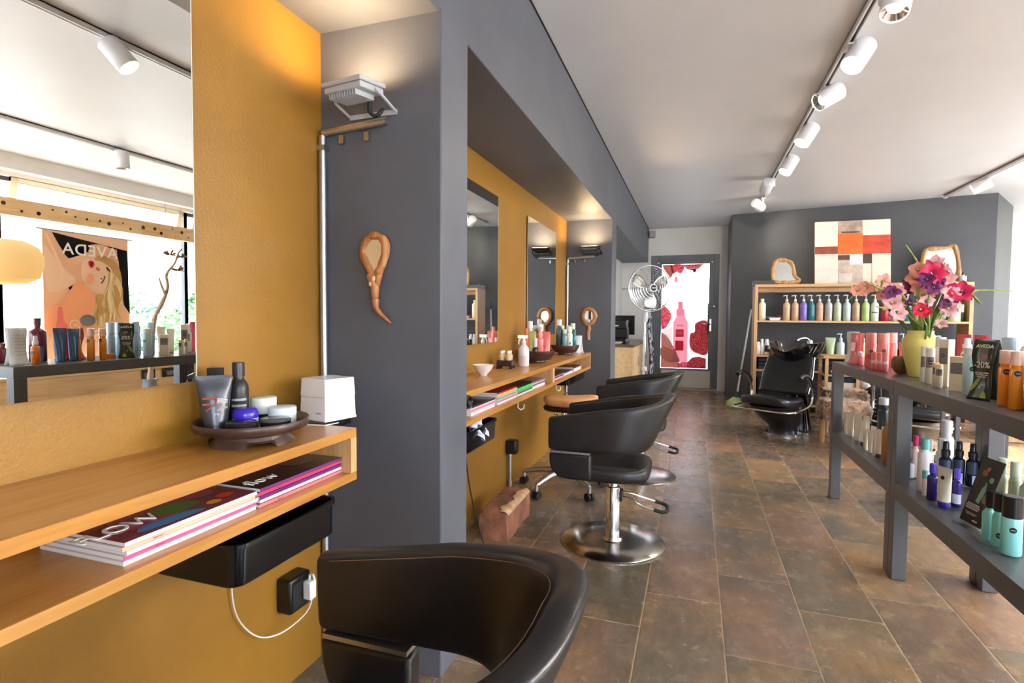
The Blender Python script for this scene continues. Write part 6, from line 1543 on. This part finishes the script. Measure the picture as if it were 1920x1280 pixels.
# close-view frame: mirror picture x 232..800 (left..right), y 130..750 ; in reading direction u is reversed
def Q(l): return [((516-x)/568.*PW2, (750-y)/620.*1.0+.22) for x, y in l]
F.rect('printed_ground', -PW2/2+.001, PW2/2-.001, .001, PH2-.001, fl_('pst_base', (232, 190, 158)))
F.poly('printed_ground', Q([(232, 480), (400, 480), (545, 560), (620, 700), (800, 560), (805, 756), (232, 756)]), fl_('pst_peach', (248, 196, 156)))
F.poly('printed_dark', Q([(290, 140), (790, 200), (805, 620), (760, 560), (735, 400), (720, 300), (715, 200), (640, 190), (560, 215), (460, 260), (380, 290), (330, 210)]), DKP)
F.poly('printed_dark', Q([(380, 440), (450, 425), (470, 440), (420, 480), (385, 470)]), DKP)
F.poly('printed_arm', Q([(530, 190), (640, 185), (720, 250), (725, 400), (700, 420), (680, 320), (620, 270), (540, 250)]), SK, 40)
F.poly('printed_hair_back', Q([(560, 270), (640, 255), (720, 300), (748, 420), (700, 460), (600, 420)]), BLD, 40)
F.poly('printed_neck', Q([(240, 150), (320, 200), (380, 280), (470, 320), (520, 400), (500, 470), (430, 430), (360, 400), (250, 470), (240, 300)]), SK, 50)
F.poly('printed_top', Q([(240, 230), (300, 290), (370, 360), (440, 420), (380, 460), (310, 490), (250, 470)]), TOP, 30)
F.poly('printed_strap', Q([(244, 150), (262, 150), (350, 340), (352, 420), (330, 450), (335, 360)]), SK2, 0)
F.poly('printed_face', Q([(470, 320), (490, 285), (550, 280), (620, 295), (670, 330), (690, 390), (670, 450), (610, 480), (540, 480), (490, 440), (465, 380)]), SK2, 60)
F.poly('printed_hair', Q([(650, 350), (700, 370), (745, 430), (750, 520), (720, 580), (690, 640), (600, 700), (520, 690), (560, 640), (530, 590), (540, 500), (600, 480), (640, 430)]), BLO, 60)
rnd = random.Random(21)
for k_ in range(16):
    x0_, y0_ = 655+5.5*k_-(k_ > 9)*20, 350+7*k_; x1_, y1_ = 520+14*k_, 694-4*abs(k_-4)
    mid = [(x0_+(x1_-x0_)*s_+26*math.sin(s_*5+k_*.5), y0_+(y1_-y0_)*s_) for s_ in (0, .2, .4, .6, .8, 1)]
    wd = 7+5*rnd.random()
    F.poly('printed_hair_strand', Q([(x-wd*(.4+.6*math.sin(PI*i/5)), y) for i, (x, y) in enumerate(mid)]+[(x+wd*(.4+.6*math.sin(PI*(5-i)/5)), y) for i, (x, y) in enumerate(mid[::-1])]), [BLD, fl_('pst_blonde_light', (250, 232, 188)), BLO][k_ % 3], 48)
F.poly('printed_hair_shade', Q([(560, 500), (610, 500), (590, 560), (620, 600), (560, 640), (570, 580)]), BLD, 40)
F.poly('printed_hair_shade', Q([(680, 430), (715, 470), (720, 540), (700, 600), (690, 540)]), BLD, 40)
F.poly('printed_lips', Q([(508, 300), (520, 288), (540, 292), (546, 312), (530, 332), (514, 322)]), LIP, 30)
F.ell('printed_mouth', *Q([(527, 310)])[0], .004, .018, DKP, .5)
F.poly('printed_nose', Q([(556, 330), (570, 326), (584, 340), (566, 348)]), SKD, 20)
F.ell('printed_eye', *Q([(590, 395)])[0], .010, .024, WTX, .3); F.ell('printed_eye', *Q([(590, 395)])[0], .008, .010, BRW)
F.ell('printed_eye', *Q([(632, 336)])[0], .008, .02, WTX, 1.1); F.ell('printed_eye', *Q([(632, 336)])[0], .006, .008, BRW)
F.poly('printed_brow', Q([(585, 425), (600, 420), (618, 385), (612, 375), (604, 400)]), BRW, 24)
F.poly('printed_brow', Q([(630, 318), (652, 338), (650, 350), (626, 328)]), BRW, 20)
F.poly('printed_cheek', Q([(500, 380), (530, 372), (540, 410), (515, 430), (498, 410)]), fl_('pst_blush', (244, 166, 140)), 24)
F.poly('printed_arm', Q([(340, 560), (400, 450), (450, 428), (540, 500), (530, 600), (460, 680), (380, 720), (260, 740), (250, 600)]), fl_('pst_arm', (250, 174, 128)), 30)
F.poly('printed_bottle', Q([(288, 690), (300, 660), (306, 580), (332, 580), (338, 660), (362, 690), (362, 750), (288, 750)]), PNK)
F.rect('printed_label', *[q for q in sorted((Q([(300, 0)])[0][0], Q([(352, 0)])[0][0]))], Q([(0, 740)])[0][1], Q([(0, 710)])[0][1], fl_('pst_lab', (222, 70, 76)))
F.ell('printed_ring', *Q([(408, 685)])[0], .048, .048, WTX); F.ell('printed_ring', *Q([(408, 685)])[0], .042, .042, fl_('pst_arm', (250, 174, 128)))
F.text('V', *Q([(408, 687)])[0], .05, WTX)
F.ell('printed_sticker', *Q([(490, 660)])[0], .072, .058, GRYC)
F.text('AVEDA', *Q([(520, 232)])[0], .155, WTX, bold=True, spacing=1.08)
F.text('Vegane nährstoffreiche\nFeuchtigkeitspflege', *Q([(620, 738)])[0], .040, WTX, bold=True)

# paper lantern lamp
t = thing('paper_lantern', 'cream rounded paper lantern hanging by the window, at the left edge of the near mirror', 'lamp', (3.05, 2.62, 1.50))
MB().lathe([(.10, -.175), (.22, -.165), (.30, -.12), (.325, -.02), (.325, .05), (.30, .12), (.22, .165), (.10, .175)], n=40, cap0=False, cap1=False).build('paper_shade', film('lantern_paper', (226, 206, 160), .16), t, 70)
li = bpy.data.lights.new('lantern_bulb', 'POINT'); li.energy = 4; li.color = (1., .8, .55); li.shadow_soft_size = .05
lo = bpy.data.objects.new('lantern_bulb', li); COL.objects.link(lo); lo.parent = t
MB().cyl((0, 0, .17), (0, 0, ZC-1.50-.001), .003, n=6).build('cord', BLKM, t)

# dried branch
t = thing('dried_branch', 'dried twisted branch with papery brown flower heads in front of the window', 'branch', (2.95, 3.82, .42))
bp_ = smooth_path([(0, 0, .02), (.01, .03, .35), (.0, .05, .62), (.0, .14, .80), (0, .20, .95), (.0, .19, 1.08), (.0, .28, 1.2), (0, .32, 1.30), (0, .36, 1.36)], 5)
n_ = len(bp_); mb = MB(); rnd = random.Random(2)
mb.tube(bp_, [max(.006, .026*(1-i/n_*.75))*(1+.3*(rnd.random()-.5)) for i in range(n_)], 8)
mb.tube([(0, .17, .88), (0, .12, 1.0), (0, .10, 1.08)], [.014, .010, .002], 6)
mb.build('branch_wood', wood('dry_branch', (120, 92, 72), (164, 134, 108), (190, 164, 136), 2, .7), t, 60)
for c, R in (((0, .31, 1.13), .075), ((-.01, .22, 1.28), .07), ((0, .36, 1.27), .055)):
    mb = MB(); rr_ = random.Random(int(R*1000))
    for k_ in range(22):
        a = rr_.random()*2*PI; e_ = rr_.random()*1.3; d_ = Vector((math.cos(a)*math.cos(e_), math.sin(a)*math.cos(e_), math.sin(e_)-.2)).normalized()
        u = d_.orthogonal().normalized(); cc = Vector(c)
        mb.add([cc+d_*R*.1-u*R*.1, cc+d_*R*.6-u*R*.22+Vector((0, 0, .01)), cc+d_*R, cc+d_*R*.6+u*R*.22, cc+d_*R*.1+u*R*.1], [(0, 1, 2, 3, 4)])
    mb.build('dried_flower_head', mat('dried_petals', (150, 112, 78), .8), t, None, solid=.001)
t = thing('floor_vase', 'tall clear grey floor vase at the foot of the dried branch', 'vase', (2.95, 3.82, 0))
MB().lathe([(.10, .001), (.12, .05), (.10, .30), (.06, .42), (.07, .46)], n=28, cap1=False).build('vase_body', pl(120, 124, 130, .2), t, 60)

# window bench
t = thing('window_bench', 'long pale wooden bench box below the shop window', 'bench', (3.45, 1.6, 0))
B(0, .44, 0, 3.4, .002, .50).build('bench_box', PINE, t, bevel=.003)
B(-.01, .44, -.01, 3.41, .50, .53).build('bench_seat', PINE, t, bevel=.003)
tag(MB().sph((0, 0, .05), (.16, .30, .05), 20, 8).build('white_fleece', paint('fleece', (236, 234, 230), .95, .05, .9, 60.), None, 180, loc=(3.64, 3.9, .531)), 'white fleece lying on the window bench', 'fleece')

# ------------------------------------------------------------------ outside
PAV = paint('pavement_pale', (206, 204, 198), .9, .06, .3, 10.)
struct('ground_outside', B(XR+.25, 40, -30, YE-.2, -.25, -.13).box(6.3, 40, YE-.2, 40, -.25, -.13), PAV)
struct('ground_outside', B(-20, XR+.25, -30, YB-.25, -.25, -.13), PAV)
struct('ground_outside', B(-20, XR+.25, YD+.6, 40, -.25, -.13), PAV)
HG = paint('hedge_green', (104, 134, 96), .9, .35, .6, 20., 6.)
def bush(x, y, s, h, seed, label):
    rnd = random.Random(seed); t = thing('bush', label, 'bush', (x, y, -.13), 0, 'bushes outside')
    mb = MB()
    for i in range(1500):
        a, e_ = rnd.random()*2*PI, rnd.random()**.6; th = rnd.random()*PI
        r = s*(.55+.45*rnd.random()); p = Vector((math.cos(a)*r*math.sin(th), math.sin(a)*r*math.sin(th), h*.5+h*.5*math.cos(th)*(.6+.4*rnd.random())))
        d_ = Vector((rnd.random()-.5, rnd.random()-.5, rnd.random()-.5)).normalized(); u = d_.orthogonal().normalized(); L_ = .06+.07*rnd.random()
        mb.add([p-d_*L_, p+u*L_*.5, p+d_*L_, p-u*L_*.5], [(0, 1, 2, 3)])
    tag(mb.build('foliage', [paint('leaf_out_%d' % (seed % 2), (120, 152, 108) if seed % 2 else (92, 126, 96), .8, .3, 0., 1., 8.)], t), kind='stuff')
    MB().cyl((0, 0, 0), (0, 0, h*.6), .05, .03).build('trunk', pl(90, 70, 54, .8), t)
for i, (x, y, s, h) in enumerate(((9.4, 7.4, 1.0, 2.1), (11.4, 9.2, 1.1, 1.9), (9.2, 9.6, .9, 1.7), (9.8, 11.8, 1.1, 2.2))):
    bush(x, y, s, h, 31+i, 'leafy green bush outside the shop window, %s' % ['leftmost in the mirror', 'second behind the dried branch', 'low front one', 'rightmost'][i])
t = thing('neighbour_building', 'pale building far outside the shop window', 'building', (18, 0, -.13))
B(0, 4, -14, 2, 0, 5).build('facade', paint('facade_pale', (214, 212, 206), .8, .04), t)

# ------------------------------------------------------------------ light
w = bpy.data.worlds.new('world'); S.world = w; w.use_nodes = True
nt = w.node_tree; bg = nt.nodes['Background']
sky = nt.nodes.new('ShaderNodeTexSky'); sky.sky_type = 'NISHITA'; sky.sun_disc = False; sky.sun_elevation = math.radians(42); sky.sun_rotation = math.radians(75); sky.altitude = 100; sky.dust_density = 3.; sky.ozone_density = 1.
mx = nt.nodes.new('ShaderNodeMix'); mx.data_type = 'RGBA'; mx.inputs[0].default_value = .55; mx.inputs[7].default_value = (.86, .93, 1.0, 1)
ml = nt.nodes.new('ShaderNodeVectorMath'); ml.operation = 'SCALE'; ml.inputs[3].default_value = SKY_K if 'SKY_K' in globals() else .25
nt.links.new(sky.outputs[0], ml.inputs[0]); nt.links.new(ml.outputs[0], mx.inputs[6]); nt.links.new(mx.outputs[2], bg.inputs[0])
bg.inputs[1].default_value = 9.5
def portal(x, y, z, sx, sy, rot):
    li = bpy.data.lights.new('portal', 'AREA'); li.shape = 'RECTANGLE'; li.size = sx; li.size_y = sy; li.cycles.is_portal = True
    o = bpy.data.objects.new('daylight_portal', li); COL.objects.link(o); o.location = (x, y, z); o.rotation_euler = rot
portal(XR+.2, (ylo+yhi)/2, (SILL+LINT)/2, LINT-SILL, yhi-ylo, (0, math.radians(90), 0))
portal(5.05, YE-.15, 1.35, 1.8, 2.0, (math.radians(90), 0, 0))
portal(2.45, YB-.15, 1.33, 2.1, 1.95, (math.radians(90), 0, 0))
portal((gx0+gx1)/2, YD+.2, 1.15, gx1-gx0, 1.7, (math.radians(-90), 0, 0))
su = bpy.data.lights.new('sun', 'SUN'); su.energy = 9.; su.angle = math.radians(.8); su.color = (1., .95, .88)
so = bpy.data.objects.new('sun', su); COL.objects.link(so)
el, az = math.radians(42), math.radians(12)
d_ = Vector((math.cos(el)*math.cos(az), math.cos(el)*math.sin(az), math.sin(el)))
so.rotation_euler = (-d_).to_track_quat('-Z', 'Y').to_euler(); so.location = (8, 6, 8)
S.view_settings.view_transform = 'Standard'; S.view_settings.look = 'None'; S.view_settings.gamma = 1.; S.view_settings.use_curve_mapping = False
S.view_settings.exposure = .8
S.render.film_transparent = False
S.cycles.max_bounces = 10; S.cycles.diffuse_bounces = 5; S.cycles.glossy_bounces = 5; S.cycles.transparent_max_bounces = 12; S.cycles.sample_clamp_indirect = 6.
